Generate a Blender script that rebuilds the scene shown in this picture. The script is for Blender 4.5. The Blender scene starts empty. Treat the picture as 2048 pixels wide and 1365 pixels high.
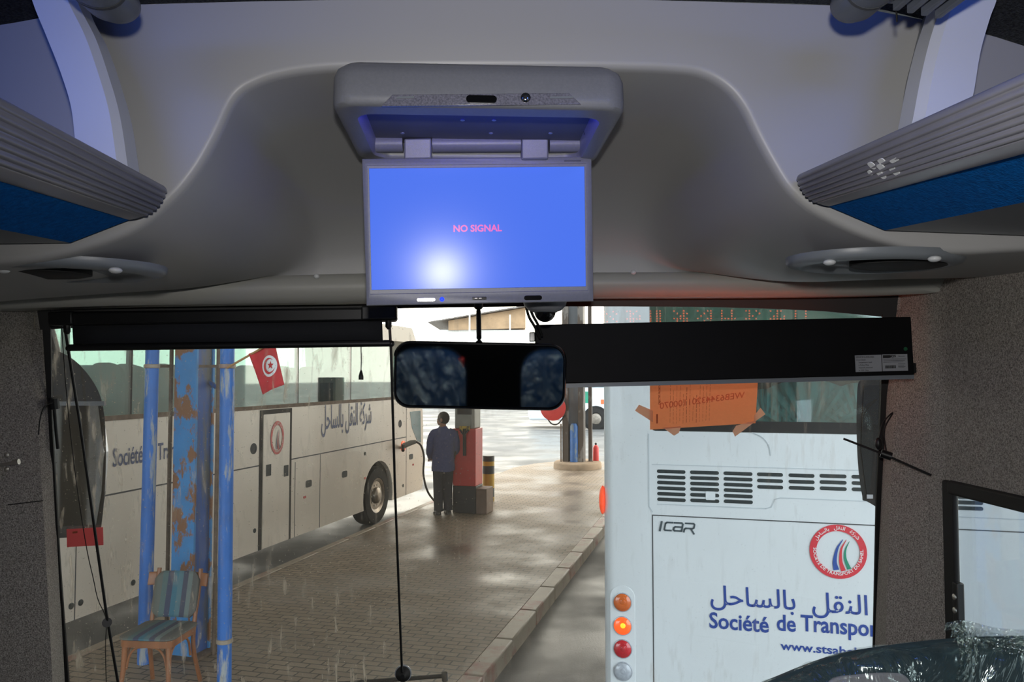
import bpy, bmesh, math, random
import numpy as np
from mathutils import Vector, Matrix
random.seed(7)
SC = bpy.context.scene
COL = SC.collection
V3 = lambda *a: np.array(a, float)

# ---------------------------------------------------------------- camera, sky, lights, exposure
F = 1569.0                                   # focal length in pixels of the 2048 x 1365 frame
YAW, PITCH = math.radians(-3), math.atan(67.5 / F)
cd = bpy.data.cameras.new('camera'); cam = bpy.data.objects.new('camera', cd); COL.objects.link(cam)
cd.sensor_width = 36; cd.lens = F / 2048 * 36; cd.clip_start = .02; cd.clip_end = 500
cam.rotation_euler = (math.pi / 2 + PITCH, 0, YAW); cam.location = (0, 0, 2.6)
SC.camera = cam
SC.view_settings.view_transform = 'Standard'; SC.view_settings.look = 'None'
SC.view_settings.gamma = 1; SC.view_settings.exposure = 0.0; SC.view_settings.use_curve_mapping = False
W_ = bpy.data.worlds.new('overcast_sky'); SC.world = W_; W_.use_nodes = True
nt = W_.node_tree; bg = nt.nodes['Background']
tc = nt.nodes.new('ShaderNodeTexCoord'); dt = nt.nodes.new('ShaderNodeVectorMath'); dt.operation = 'DOT_PRODUCT'
dt.inputs[1].default_value = (.31, .95, 0); rp = nt.nodes.new('ShaderNodeValToRGB'); mr = nt.nodes.new('ShaderNodeMapRange'); mr.inputs[1].default_value = -1; mr.inputs[2].default_value = 1
nt.links.new(tc.outputs['Generated'], dt.inputs[0]); nt.links.new(dt.outputs['Value'], mr.inputs[0]); nt.links.new(mr.outputs[0], rp.inputs[0]); nt.links.new(rp.outputs[0], bg.inputs[0])
rp.color_ramp.elements[0].position = .25; rp.color_ramp.elements[0].color = (.80, .91, 1, 1)
rp.color_ramp.elements[1].position = .8; rp.color_ramp.elements[1].color = (1, .93, .80, 1)
bg.inputs[1].default_value = 4.4

def lamp(name, kind, loc, energy, color=(1, 1, 1), target=None, **k):
    d = bpy.data.lights.new(name, kind); d.energy = energy; d.color = color
    for a, b in k.items(): setattr(d, a, b)
    o = bpy.data.objects.new(name, d); COL.objects.link(o); o.location = loc
    if target is not None: o.rotation_euler = (Vector(target) - Vector(loc)).to_track_quat('-Z', 'Y').to_euler()
    return o
lamp('camera_flash', 'SPOT', (0.0, -.03, 2.71), 35, (1, .97, .93), (.52, 2.0, 2.78), spot_size=math.radians(112), spot_blend=.9, shadow_soft_size=.02)
for sgn in (-1, 1):
    lamp('blue_cabin_light', 'AREA', (-.05 + sgn * .62, .55, 3.10), 1.5, (.10, .22, 1), (-.05 + sgn * .60, 1.0, 2.85), shape='RECTANGLE', size=.5, size_y=.05)
lamp('seat_fill', 'AREA', (-.04, -.55, 3.12), 8, (1, .98, .94), (-.04, -.9, 2.0), size=.4)  # unseen fill lamp, added to brighten the seats shown in the mirror

# ---------------------------------------------------------------- pixel -> place helpers (rays from the camera to known planes)
def _rz(a): return np.array([[math.cos(a), -math.sin(a), 0], [math.sin(a), math.cos(a), 0], [0, 0, 1]])
def _rx(a): return np.array([[1, 0, 0], [0, math.cos(a), -math.sin(a)], [0, math.sin(a), math.cos(a)]])
MC = _rz(YAW) @ _rx(math.pi / 2 + PITCH); CC = V3(0, 0, 2.6)
X, Y, Z = V3(1, 0, 0), V3(0, 1, 0), V3(0, 0, 1)
TH = math.radians(18.2)
A = V3(math.sin(TH), math.cos(TH), 0); B = V3(math.cos(TH), -math.sin(TH), 0)   # along / across the fuelling lanes outside
def P(px, py, n, k):
    d = MC @ V3((px - 1024) / F, -(py - 682.5) / F, -1)
    return CC + d * ((k - n @ CC) / (n @ d))
PY = lambda px, py, k: P(px, py, Y, k)
PX = lambda px, py, k: P(px, py, X, k)
PZ = lambda px, py, k: P(px, py, Z, k)
PS = lambda px, py, k: P(px, py, A, k)
PT = lambda px, py, k: P(px, py, B, k)
W = lambda s, t, z: A * s + B * t + Z * z
def wsy(x, z): return 2.22 - .15 * (x / 1.07) ** 2 - .17 * (z - 2.2)     # the curved, leaning windscreen
def PW(px, py, off=0.0):
    k = 2.1
    for _ in range(12):
        p = PY(px, py, k); k = wsy(p[0], p[2]) - off
    return PY(px, py, k)
def interp(pts, n):
    pts = [np.array(p, float) for p in pts]
    ln = [0]
    for a, b in zip(pts, pts[1:]): ln.append(ln[-1] + np.linalg.norm(b - a))
    out = []
    for i in range(n):
        d = ln[-1] * i / (n - 1)
        j = max(0, min(len(pts) - 2, int(np.searchsorted(ln, d, 'right')) - 1))
        f = (d - ln[j]) / max(1e-9, ln[j + 1] - ln[j]); out.append(pts[j] * (1 - f) + pts[j + 1] * f)
    return out
def smooth_path(pts, n=40):                                        # Catmull-Rom through the points
    p = [np.array(q, float) for q in pts]; p = [2 * p[0] - p[1]] + p + [2 * p[-1] - p[-2]]
    out = []; m = len(p) - 3
    for i in range(n):
        u = i / (n - 1) * m; j = min(m - 1, int(u)); t = u - j
        a, b, c, d = p[j:j + 4]
        out.append(.5 * (2 * b + (c - a) * t + (2 * a - 5 * b + 4 * c - d) * t * t + (3 * b - a - 3 * c + d) * t ** 3))
    return out

# ---------------------------------------------------------------- materials
def srgb(r, g, b):
    f = lambda c: (c / 255 / 12.92) if c / 255 <= .04045 else ((c / 255 + .055) / 1.055) ** 2.4
    return (f(r), f(g), f(b), 1)
def pm(name, rgb, rough=.5, metal=0, var=.08, scale=8, bump=0, bscale=120, emit=0, spec=.5, coat=0, stretch=None):
    m = bpy.data.materials.new(name); m.use_nodes = True; n = m.node_tree.nodes; l = m.node_tree.links
    b = n['Principled BSDF']; c = srgb(*rgb)
    b.inputs['Roughness'].default_value = rough; b.inputs['Metallic'].default_value = metal
    b.inputs['Specular IOR Level'].default_value = spec; b.inputs['Coat Weight'].default_value = coat
    t = n.new('ShaderNodeTexCoord'); mp = n.new('ShaderNodeMapping'); l.new(t.outputs['Object'], mp.inputs[0])
    if stretch: mp.inputs['Scale'].default_value = stretch
    ns = n.new('ShaderNodeTexNoise'); ns.inputs['Scale'].default_value = scale; ns.inputs['Detail'].default_value = 5
    l.new(mp.outputs[0], ns.inputs['Vector'])
    r = n.new('ShaderNodeValToRGB'); l.new(ns.outputs['Fac'], r.inputs[0])
    r.color_ramp.elements[0].position = .3; r.color_ramp.elements[1].position = .7
    r.color_ramp.elements[0].color = tuple(max(0, x * (1 - var)) for x in c[:3]) + (1,)
    r.color_ramp.elements[1].color = tuple(min(1, x * (1 + var)) for x in c[:3]) + (1,)
    l.new(r.outputs[0], b.inputs['Base Color'])
    if emit:
        b.inputs['Emission Color'].default_value = c; b.inputs['Emission Strength'].default_value = emit
    if bump:
        nb = n.new('ShaderNodeTexNoise'); nb.inputs['Scale'].default_value = bscale; nb.inputs['Detail'].default_value = 3
        l.new(mp.outputs[0], nb.inputs['Vector'])
        bp = n.new('ShaderNodeBump'); bp.inputs['Strength'].default_value = bump; bp.inputs['Distance'].default_value = .01
        l.new(nb.outputs['Fac'], bp.inputs['Height']); l.new(bp.outputs[0], b.inputs['Normal'])
    return m
def chipped(name, rgb, chips, rough=.45, lo=.55, hi=.6, scale=6, stretch=(1, 1, .35)):    # paint with patches of another colour
    m = pm(name, rgb, rough, var=.12, scale=5); n = m.node_tree.nodes; l = m.node_tree.links; b = n['Principled BSDF']
    src = b.inputs['Base Color'].links[0].from_socket
    t = n.new('ShaderNodeTexCoord'); mp = n.new('ShaderNodeMapping'); mp.inputs['Scale'].default_value = stretch
    l.new(t.outputs['Object'], mp.inputs[0])
    ns = n.new('ShaderNodeTexNoise'); ns.inputs['Scale'].default_value = scale; ns.inputs['Detail'].default_value = 8; ns.inputs['Roughness'].default_value = .65
    l.new(mp.outputs[0], ns.inputs['Vector'])
    r = n.new('ShaderNodeValToRGB'); r.color_ramp.elements[0].position = lo; r.color_ramp.elements[1].position = hi
    l.new(ns.outputs['Fac'], r.inputs[0])
    mx = n.new('ShaderNodeMix'); mx.data_type = 'RGBA'
    l.new(r.outputs[0], mx.inputs[0]); l.new(src, mx.inputs[6]); mx.inputs[7].default_value = srgb(*chips)
    l.new(mx.outputs[2], b.inputs['Base Color'])
    return m
def stripes(name, cols, axis, width, rough=.85):                    # woven stripes along one object axis
    m = bpy.data.materials.new(name); m.use_nodes = True; n = m.node_tree.nodes; l = m.node_tree.links; b = n['Principled BSDF']
    b.inputs['Roughness'].default_value = rough
    t = n.new('ShaderNodeTexCoord'); s = n.new('ShaderNodeSeparateXYZ'); l.new(t.outputs['Object'], s.inputs[0])
    mu = n.new('ShaderNodeMath'); mu.operation = 'MULTIPLY_ADD'; mu.inputs[1].default_value = 1 / width; mu.inputs[2].default_value = 10.5
    l.new(s.outputs[axis], mu.inputs[0]); fr = n.new('ShaderNodeMath'); fr.operation = 'FRACT'; l.new(mu.outputs[0], fr.inputs[0])
    r = n.new('ShaderNodeValToRGB'); r.color_ramp.interpolation = 'CONSTANT'; l.new(fr.outputs[0], r.inputs[0])
    e = r.color_ramp.elements
    e[0].position = 0; e[0].color = srgb(*cols[0]); e[1].position = 1 / len(cols); e[1].color = srgb(*cols[1])
    for i, c in enumerate(cols[2:], 2):
        q = e.new(i / len(cols)); q.color = srgb(*c)
    l.new(r.outputs[0], b.inputs['Base Color'])
    return m
def glassy(name, tint, refl=.06, rough=.02, dirt=0.0, dirtcol=(222, 212, 194)):
    m = bpy.data.materials.new(name); m.use_nodes = True; n = m.node_tree.nodes; l = m.node_tree.links
    n.remove(n['Principled BSDF']); out = n['Material Output']
    tr = n.new('ShaderNodeBsdfTransparent'); tr.inputs[0].default_value = tint + (1,)
    gl = n.new('ShaderNodeBsdfGlossy'); gl.inputs['Roughness'].default_value = rough
    fr = n.new('ShaderNodeLayerWeight'); fr.inputs[0].default_value = .333
    mx = n.new('ShaderNodeMixShader')
    sub = n.new('ShaderNodeMath'); sub.operation = 'MULTIPLY'; sub.inputs[1].default_value = refl
    l.new(fr.outputs['Fresnel'], sub.inputs[0]); lim = n.new('ShaderNodeMath'); lim.operation = 'MINIMUM'; lim.inputs[1].default_value = .5; l.new(sub.outputs[0], lim.inputs[0])
    l.new(lim.outputs[0], mx.inputs[0]); l.new(tr.outputs[0], mx.inputs[1]); l.new(gl.outputs[0], mx.inputs[2])
    last = mx
    if dirt:
        t = n.new('ShaderNodeTexCoord')
        def noise(sc, scale, lo, hi, det=4, lok=0.0, hik=1.0):
            mp = n.new('ShaderNodeMapping'); mp.inputs['Scale'].default_value = sc; l.new(t.outputs['Object'], mp.inputs[0])
            ns = n.new('ShaderNodeTexNoise'); ns.inputs['Scale'].default_value = scale; ns.inputs['Detail'].default_value = det
            l.new(mp.outputs[0], ns.inputs['Vector'])
            mr = n.new('ShaderNodeMapRange'); mr.inputs[1].default_value = lo; mr.inputs[2].default_value = hi; mr.inputs[3].default_value = lok; mr.inputs[4].default_value = hik
            l.new(ns.outputs['Fac'], mr.inputs[0]); return mr.outputs[0]
        streak = noise((1, 1, .03), 52, .57, .74, 3); patch = noise((1, 1, .7), 2.5, .38, .62, 3)
        specks = noise((1, 1, 1), 210, .70, .76, 1); haze = noise((1, 1, .3), 4, .3, .8, 4, .03, .12)
        def mth(op, a, b):
            q = n.new('ShaderNodeMath'); q.operation = op
            for i, v in enumerate((a, b)):
                if isinstance(v, (int, float)): q.inputs[i].default_value = v
                else: l.new(v, q.inputs[i])
            return q.outputs[0]
        d = mth('MULTIPLY', mth('MULTIPLY', streak, patch), .5 * dirt)
        d = mth('ADD', d, mth('MULTIPLY', specks, .22 * dirt)); d = mth('ADD', d, mth('MULTIPLY', haze, dirt))
        sp = n.new('ShaderNodeSeparateXYZ'); l.new(t.outputs['Object'], sp.inputs[0])
        sd = n.new('ShaderNodeMapRange'); sd.inputs[1].default_value = -.2; sd.inputs[2].default_value = .45; sd.inputs[3].default_value = 1.5; sd.inputs[4].default_value = .45
        l.new(sp.outputs['X'], sd.inputs[0]); d = mth('MULTIPLY', d, sd.outputs[0])
        df = n.new('ShaderNodeBsdfDiffuse'); df.inputs[0].default_value = srgb(*dirtcol)
        tl = n.new('ShaderNodeBsdfTranslucent'); tl.inputs[0].default_value = srgb(*dirtcol)
        dm = n.new('ShaderNodeMixShader'); dm.inputs[0].default_value = .6
        l.new(df.outputs[0], dm.inputs[1]); l.new(tl.outputs[0], dm.inputs[2])
        m2 = n.new('ShaderNodeMixShader'); l.new(d, m2.inputs[0]); l.new(mx.outputs[0], m2.inputs[1]); l.new(dm.outputs[0], m2.inputs[2]); last = m2
    l.new(last.outputs[0], out.inputs[0])
    return m
def film(name, amount=.3, scale=14):                                # crumpled clear plastic film
    m = bpy.data.materials.new(name); m.use_nodes = True; n = m.node_tree.nodes; l = m.node_tree.links
    n.remove(n['Principled BSDF']); out = n['Material Output']
    tr = n.new('ShaderNodeBsdfTransparent'); gl = n.new('ShaderNodeBsdfGlossy'); gl.inputs['Roughness'].default_value = .16
    gl.inputs[0].default_value = (.8, .95, .95, 1)
    t = n.new('ShaderNodeTexCoord'); mp = n.new('ShaderNodeMapping'); mp.inputs['Rotation'].default_value = (.3, .5, .6); mp.inputs['Scale'].default_value = (1, 1, .45)
    l.new(t.outputs['Object'], mp.inputs[0])
    ns = n.new('ShaderNodeTexNoise'); ns.inputs['Scale'].default_value = scale; ns.inputs['Detail'].default_value = 5; ns.inputs['Distortion'].default_value = 1.3
    l.new(mp.outputs[0], ns.inputs['Vector'])
    bp = n.new('ShaderNodeBump'); bp.inputs['Strength'].default_value = 1; bp.inputs['Distance'].default_value = .03
    l.new(ns.outputs['Fac'], bp.inputs['Height']); l.new(bp.outputs[0], gl.inputs['Normal'])
    mx = n.new('ShaderNodeMixShader'); mx.inputs[0].default_value = amount
    l.new(tr.outputs[0], mx.inputs[1]); l.new(gl.outputs[0], mx.inputs[2]); l.new(mx.outputs[0], out.inputs[0])
    return m
def paving(name):
    m = bpy.data.materials.new(name); m.use_nodes = True; n = m.node_tree.nodes; l = m.node_tree.links; b = n['Principled BSDF']
    t = n.new('ShaderNodeTexCoord'); br = n.new('ShaderNodeTexBrick'); l.new(t.outputs['Object'], br.inputs['Vector'])
    br.inputs['Scale'].default_value = 1; br.inputs['Brick Width'].default_value = .19; br.inputs['Row Height'].default_value = .095
    br.inputs['Mortar Size'].default_value = .008; br.inputs['Color1'].default_value = srgb(170, 152, 132); br.inputs['Color2'].default_value = srgb(150, 133, 115)
    br.inputs['Mortar'].default_value = srgb(88, 80, 70)
    ns = n.new('ShaderNodeTexNoise'); ns.inputs['Scale'].default_value = .9; ns.inputs['Detail'].default_value = 6; l.new(t.outputs['Object'], ns.inputs['Vector'])
    r = n.new('ShaderNodeValToRGB'); r.color_ramp.elements[0].position = .38; r.color_ramp.elements[1].position = .62
    r.color_ramp.elements[0].color = (.62, .6, .58, 1); r.color_ramp.elements[1].color = (1.0, 1.0, 1.0, 1); l.new(ns.outputs['Fac'], r.inputs[0])
    mx = n.new('ShaderNodeMix'); mx.data_type = 'RGBA'; mx.blend_type = 'MULTIPLY'; mx.inputs[0].default_value = 1
    l.new(br.outputs['Color'], mx.inputs[6]); l.new(r.outputs[0], mx.inputs[7]); l.new(mx.outputs[2], b.inputs['Base Color'])
    mr = n.new('ShaderNodeMapRange'); mr.inputs[1].default_value = .35; mr.inputs[2].default_value = .6; mr.inputs[3].default_value = .3; mr.inputs[4].default_value = .62
    l.new(ns.outputs['Fac'], mr.inputs[0]); l.new(mr.outputs[0], b.inputs['Roughness'])
    bp = n.new('ShaderNodeBump'); bp.inputs['Strength'].default_value = .5; bp.inputs['Distance'].default_value = .006; bp.invert = True
    l.new(br.outputs['Fac'], bp.inputs['Height']); l.new(bp.outputs[0], b.inputs['Normal'])
    return m
def asphalt(name):
    m = pm(name, (104, 104, 104), .5, var=.28, scale=.7, bump=.25, bscale=60); n = m.node_tree.nodes; l = m.node_tree.links; b = n['Principled BSDF']
    t = n.new('ShaderNodeTexCoord'); ns = n.new('ShaderNodeTexNoise'); ns.inputs['Scale'].default_value = .5; ns.inputs['Detail'].default_value = 5; l.new(t.outputs['Object'], ns.inputs['Vector'])
    mr = n.new('ShaderNodeMapRange'); mr.inputs[1].default_value = .4; mr.inputs[2].default_value = .6; mr.inputs[3].default_value = .28; mr.inputs[4].default_value = .7
    l.new(ns.outputs['Fac'], mr.inputs[0]); l.new(mr.outputs[0], b.inputs['Roughness'])
    return m
def paper_mat(name, rgb, tr=.6):
    m = bpy.data.materials.new(name); m.use_nodes = True; n = m.node_tree.nodes; l = m.node_tree.links
    n.remove(n['Principled BSDF']); d = n.new('ShaderNodeBsdfDiffuse'); t = n.new('ShaderNodeBsdfTranslucent'); x = n.new('ShaderNodeMixShader')
    ns = n.new('ShaderNodeTexNoise'); ns.inputs['Scale'].default_value = 30; r = n.new('ShaderNodeValToRGB'); l.new(ns.outputs['Fac'], r.inputs[0])
    c = srgb(*rgb); r.color_ramp.elements[0].color = tuple(v * .93 for v in c[:3]) + (1,); r.color_ramp.elements[1].color = c
    l.new(r.outputs[0], d.inputs[0]); l.new(r.outputs[0], t.inputs[0]); x.inputs[0].default_value = tr
    l.new(d.outputs[0], x.inputs[1]); l.new(t.outputs[0], x.inputs[2]); l.new(x.outputs[0], n['Material Output'].inputs[0])
    return m

M = dict(
    panel=pm('grey_moulded_panel', (168, 168, 168), .42, var=.02, scale=3),
    header=pm('grey_header_plastic', (170, 170, 164), .42, var=.03, scale=4),
    carpet=pm('grey_wall_carpet', (152, 147, 141), .95, var=.6, scale=330, bump=.5, bscale=420, spec=.1),
    roofcarpet=pm('dark_roof_carpet', (58, 60, 62), .95, var=.5, scale=260, bump=.5, bscale=400, spec=.1),
    white=pm('white_moulding', (205, 208, 212), .4, var=.02, scale=4),
    rim=pm('grey_moulding', (120, 126, 132), .4, var=.03, scale=5),
    duct=pm('slate_plastic', (96, 102, 112), .4, var=.05),
    flute=pm('fluted_grey_plastic', (132, 132, 140), .32, var=.05, scale=18),
    felt=pm('blue_felt', (0, 92, 168), .95, var=.25, scale=140, bump=.3, bscale=300, spec=.1),
    monitor=pm('monitor_grey_plastic', (128, 130, 136), .38, var=.05, scale=220, bump=.06, bscale=700),
    tray=pm('monitor_tray_plastic', (84, 86, 96), .5, var=.04),
    black=pm('black_plastic', (16, 17, 19), .42, var=.15, scale=30),
    gloss=pm('gloss_black', (9, 10, 13), .12, var=.1, coat=.5),
    rubber=pm('black_rubber', (12, 12, 13), .7, var=.2, scale=40),
    blind=pm('black_blind_cloth', (30, 32, 37), .9, var=.1, scale=300, bump=.1, bscale=900),
    frit=pm('black_frit', (8, 8, 9), .5, var=.1),
    display=pm('black_painted_steel', (13, 13, 15), .6, var=.12, scale=15, spec=.15),
    label=pm('silver_label', (150, 152, 156), .45, var=.04), ink=pm('black_ink', (22, 22, 24), .6, var=.05),
    steel=pm('bright_steel', (200, 196, 190), .45, metal=1, var=.05), chrome=pm('chrome', (220, 220, 225), .1, metal=1, var=.02),
    capwhite=pm('white_screw_cap', (215, 218, 220), .35, var=.02),
    paint=pm('white_coach_paint', (226, 231, 233), .28, var=.02, scale=2, coat=.3),
    cream=pm('dirty_white_coach_paint', (230, 218, 202), .3, var=.05, scale=1.2, coat=.2),
    seam=pm('dark_seam', (70, 72, 74), .7, var=.1), seamlight=pm('pale_crease_highlight', (194, 202, 206), .5, var=.05),
    vent=pm('dark_vent', (34, 44, 46), .6, var=.3, scale=40),
    navy=pm('blue_lettering', (38, 70, 150), .4, var=.03), navyfade=pm('faded_blue_lettering', (72, 84, 120), .5, var=.2, scale=15),
    red=pm('red_print', (214, 52, 66), .4, var=.03), redfade=pm('faded_red_print', (205, 96, 92), .5, var=.12, scale=20),
    lblue=pm('blue_print', (40, 78, 158), .4, var=.03), lgreen=pm('green_print', (28, 140, 110), .4, var=.03), lwhite=pm('white_print', (236, 236, 236), .4, var=.02),
    greyfade=pm('faded_grey_print', (140, 132, 140), .5, var=.1),
    badge=pm('grey_badge', (92, 104, 110), .3, metal=.4, var=.1),
    cglass=pm('far_coach_glass', (58, 92, 94), .08, var=.4, scale=1.5, spec=.9), sideglass=glassy('tinted_coach_glass', (.50, .66, .62), 2.2, .03),
    matblack=pm('matt_black_plastic', (18, 18, 19), .6, var=.2, scale=14, spec=.15),
    darkglass=pm('dark_mirror_reflection', (15, 18, 21), .6, var=.3, scale=6, spec=.08),
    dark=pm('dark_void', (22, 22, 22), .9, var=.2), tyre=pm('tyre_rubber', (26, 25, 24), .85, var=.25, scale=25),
    hub=pm('worn_steel_wheel', (150, 140, 128), .35, metal=.8, var=.2, scale=12),
    column=chipped('chipped_blue_column_paint', (62, 142, 204), (142, 98, 66), lo=.52, hi=.56, scale=5, stretch=(1, 1, .55)),
    web=chipped('dark_patchy_blue_paint', (30, 86, 160), (92, 96, 98), lo=.46, hi=.62, scale=6, stretch=(1.2, 1.2, .22)),  # deeper blue with upright grey patches
    pipe=chipped('chipped_blue_pipe_paint', (42, 112, 196), (168, 172, 172), lo=.54, hi=.60, scale=9, stretch=(1, 1, .16)),
    rust=pm('rusty_steel', (110, 92, 78), .7, metal=.2, var=.3, scale=14),
    brownsteel=chipped('grimy_brown_steel', (92, 82, 74), (140, 134, 128), scale=4), farblue=chipped('faded_blue_tube', (58, 102, 160), (120, 132, 140), scale=5),
    wood=pm('varnished_wood', (146, 92, 58), .38, var=.25, scale=9, stretch=(1, 1, .2)),
    stripe=stripes('striped_fabric', [(104, 102, 94), (98, 102, 96), (84, 106, 106), (60, 68, 92), (58, 110, 128), (84, 118, 128), (70, 74, 92), (112, 124, 122), (92, 92, 90), (100, 98, 92)], 0, .42),
    flag=pm('red_flag_cloth', (206, 54, 58), .85, var=.1, scale=20), stick=pm('wooden_stick', (176, 132, 84), .6, var=.2),
    redpaint=pm('red_pump_paint', (206, 56, 52), .35, var=.12, scale=4), pumphead=pm('beige_grey_pump_paint', (152, 150, 140), .4, var=.08), brownbase=pm('brown_plinth_paint', (120, 98, 84), .6, var=.15),
    yellow=chipped('worn_yellow_paint', (206, 168, 62), (110, 92, 60), scale=6), bblack=chipped('worn_black_paint', (52, 58, 62), (96, 96, 90), scale=6),
    hose=pm('black_hose', (30, 28, 26), .5, var=.15), reel=pm('red_reel_paint', (214, 66, 62), .4, var=.1),
    skin=pm('skin', (158, 108, 84), .55, var=.08), hair=pm('black_hair', (36, 30, 28), .8, var=.3, scale=90), coverall=pm('navy_coverall_cloth', (72, 80, 120), .9, var=.15, scale=30, bump=.2, bscale=50),
    trouser=pm('dark_trouser_cloth', (46, 48, 56), .9, var=.15, scale=30), shoe=pm('black_shoe', (24, 22, 22), .5, var=.1),
    kerb=chipped('worn_kerb_concrete', (166, 152, 134), (150, 84, 78), lo=.5, hi=.62, scale=1.6, stretch=(1, 1, 1)), conc=pm('rough_concrete', (150, 128, 104), .85, var=.2, scale=5, bump=.3, bscale=40),
    paving=paving('wet_block_paving'), asphalt=asphalt('wet_asphalt'),
    roofsteel=pm('canopy_sheet', (176, 172, 164), .7, var=.1), wallfar=pm('pale_far_wall', (224, 220, 212), .8, var=.05), cladding=pm('brown_far_cladding', (172, 140, 106), .8, var=.2, scale=1.2),
    screenglass=None, paper=paper_mat('orange_paper', (255, 166, 116), .6), tape=paper_mat('tan_masking_tape', (236, 190, 160), .55), redpaper=paper_mat('red_paper', (232, 104, 104), .5),
    papink=pm('brown_print', (168, 84, 52), .7, var=.05), papink2=pm('pale_brown_print', (226, 120, 78), .7, var=.05),
    ws=glassy('dirty_windscreen_glass', (.93, .95, .94), 1.7, .01, dirt=1.0), clear=glassy('clear_window_glass', (.92, .95, .96), 1.3), rearglass=glassy('tinted_rear_glass', (.66, .80, .78), 3.4, .03, dirt=.5),
    mirror=pm('mirror_silver', (150, 155, 160), .03, metal=1, var=.01), wingmirror=pm('wing_mirror_silver', (176, 180, 186), .05, metal=1, var=.01),
    film=film('clear_plastic_film', .2, 11), filmthin=film('thin_plastic_film', .34, 9), seatdark=pm('dark_teal_seat_cloth', (52, 74, 80), .9, var=.2, scale=60), seatblue=pm('blue_seat_cloth', (34, 84, 142), .9, var=.2, scale=60),
    seatgrey=pm('grey_seat_vinyl', (160, 164, 170), .5, var=.06),
    coachseat=pm('coach_seat_cloth', (66, 96, 100), .9, var=.3, scale=6),
    sky_reflection=pm('pale_green_sky_reflection', (186, 200, 186), .7, var=.2, scale=3),
    curtain=pm('teal_curtain_cloth', (128, 196, 204), .8, var=.25, scale=10, stretch=(1, 1, .15)),
    lens=pm('ribbed_clear_lens', (116, 116, 128), .2, var=.35, scale=420), floor=pm('dark_bus_floor', (40, 42, 46), .7, var=.2),
)
def emis(name, rgb, k, base=(5, 5, 8), rough=.3, spec=.5):
    m = pm(name, base, rough, var=.0, spec=spec); b = m.node_tree.nodes['Principled BSDF']
    b.inputs['Emission Color'].default_value = srgb(*rgb); b.inputs['Emission Strength'].default_value = k
    return m
M['screen'] = emis('blue_screen', (84, 126, 255), .86, (4, 4, 6), .2, .17)
M['pink'] = emis('pink_screen_text', (232, 70, 190), .9)
M['led'] = emis('blue_led', (30, 30, 255), 9); M['amberled'] = emis('amber_led', (255, 92, 32), 9)
M['btn'] = emis('blue_button_light', (50, 80, 255), 1.2)
M['greendot'] = pm('green_dot', (12, 84, 50), .5, var=.05)
def lensmat(name, rgb, k=0):
    m = pm(name, rgb, .12, var=.12, scale=60, coat=.8)
    if k: m.node_tree.nodes['Principled BSDF'].inputs['Emission Color'].default_value = srgb(*rgb); m.node_tree.nodes['Principled BSDF'].inputs['Emission Strength'].default_value = k
    return m
M['amber'] = lensmat('amber_lens', (214, 104, 44)); M['lit'] = lensmat('lit_orange_lens', (255, 90, 30), .9); M['litcore'] = lensmat('lit_yellow_core', (255, 190, 40), 1.2)
M['redlens'] = lensmat('red_lens', (196, 34, 48)); M['clearlens'] = lensmat('clear_lens', (176, 182, 190)); M['marker'] = lensmat('orange_marker_lens', (255, 84, 44), .5)

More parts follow.
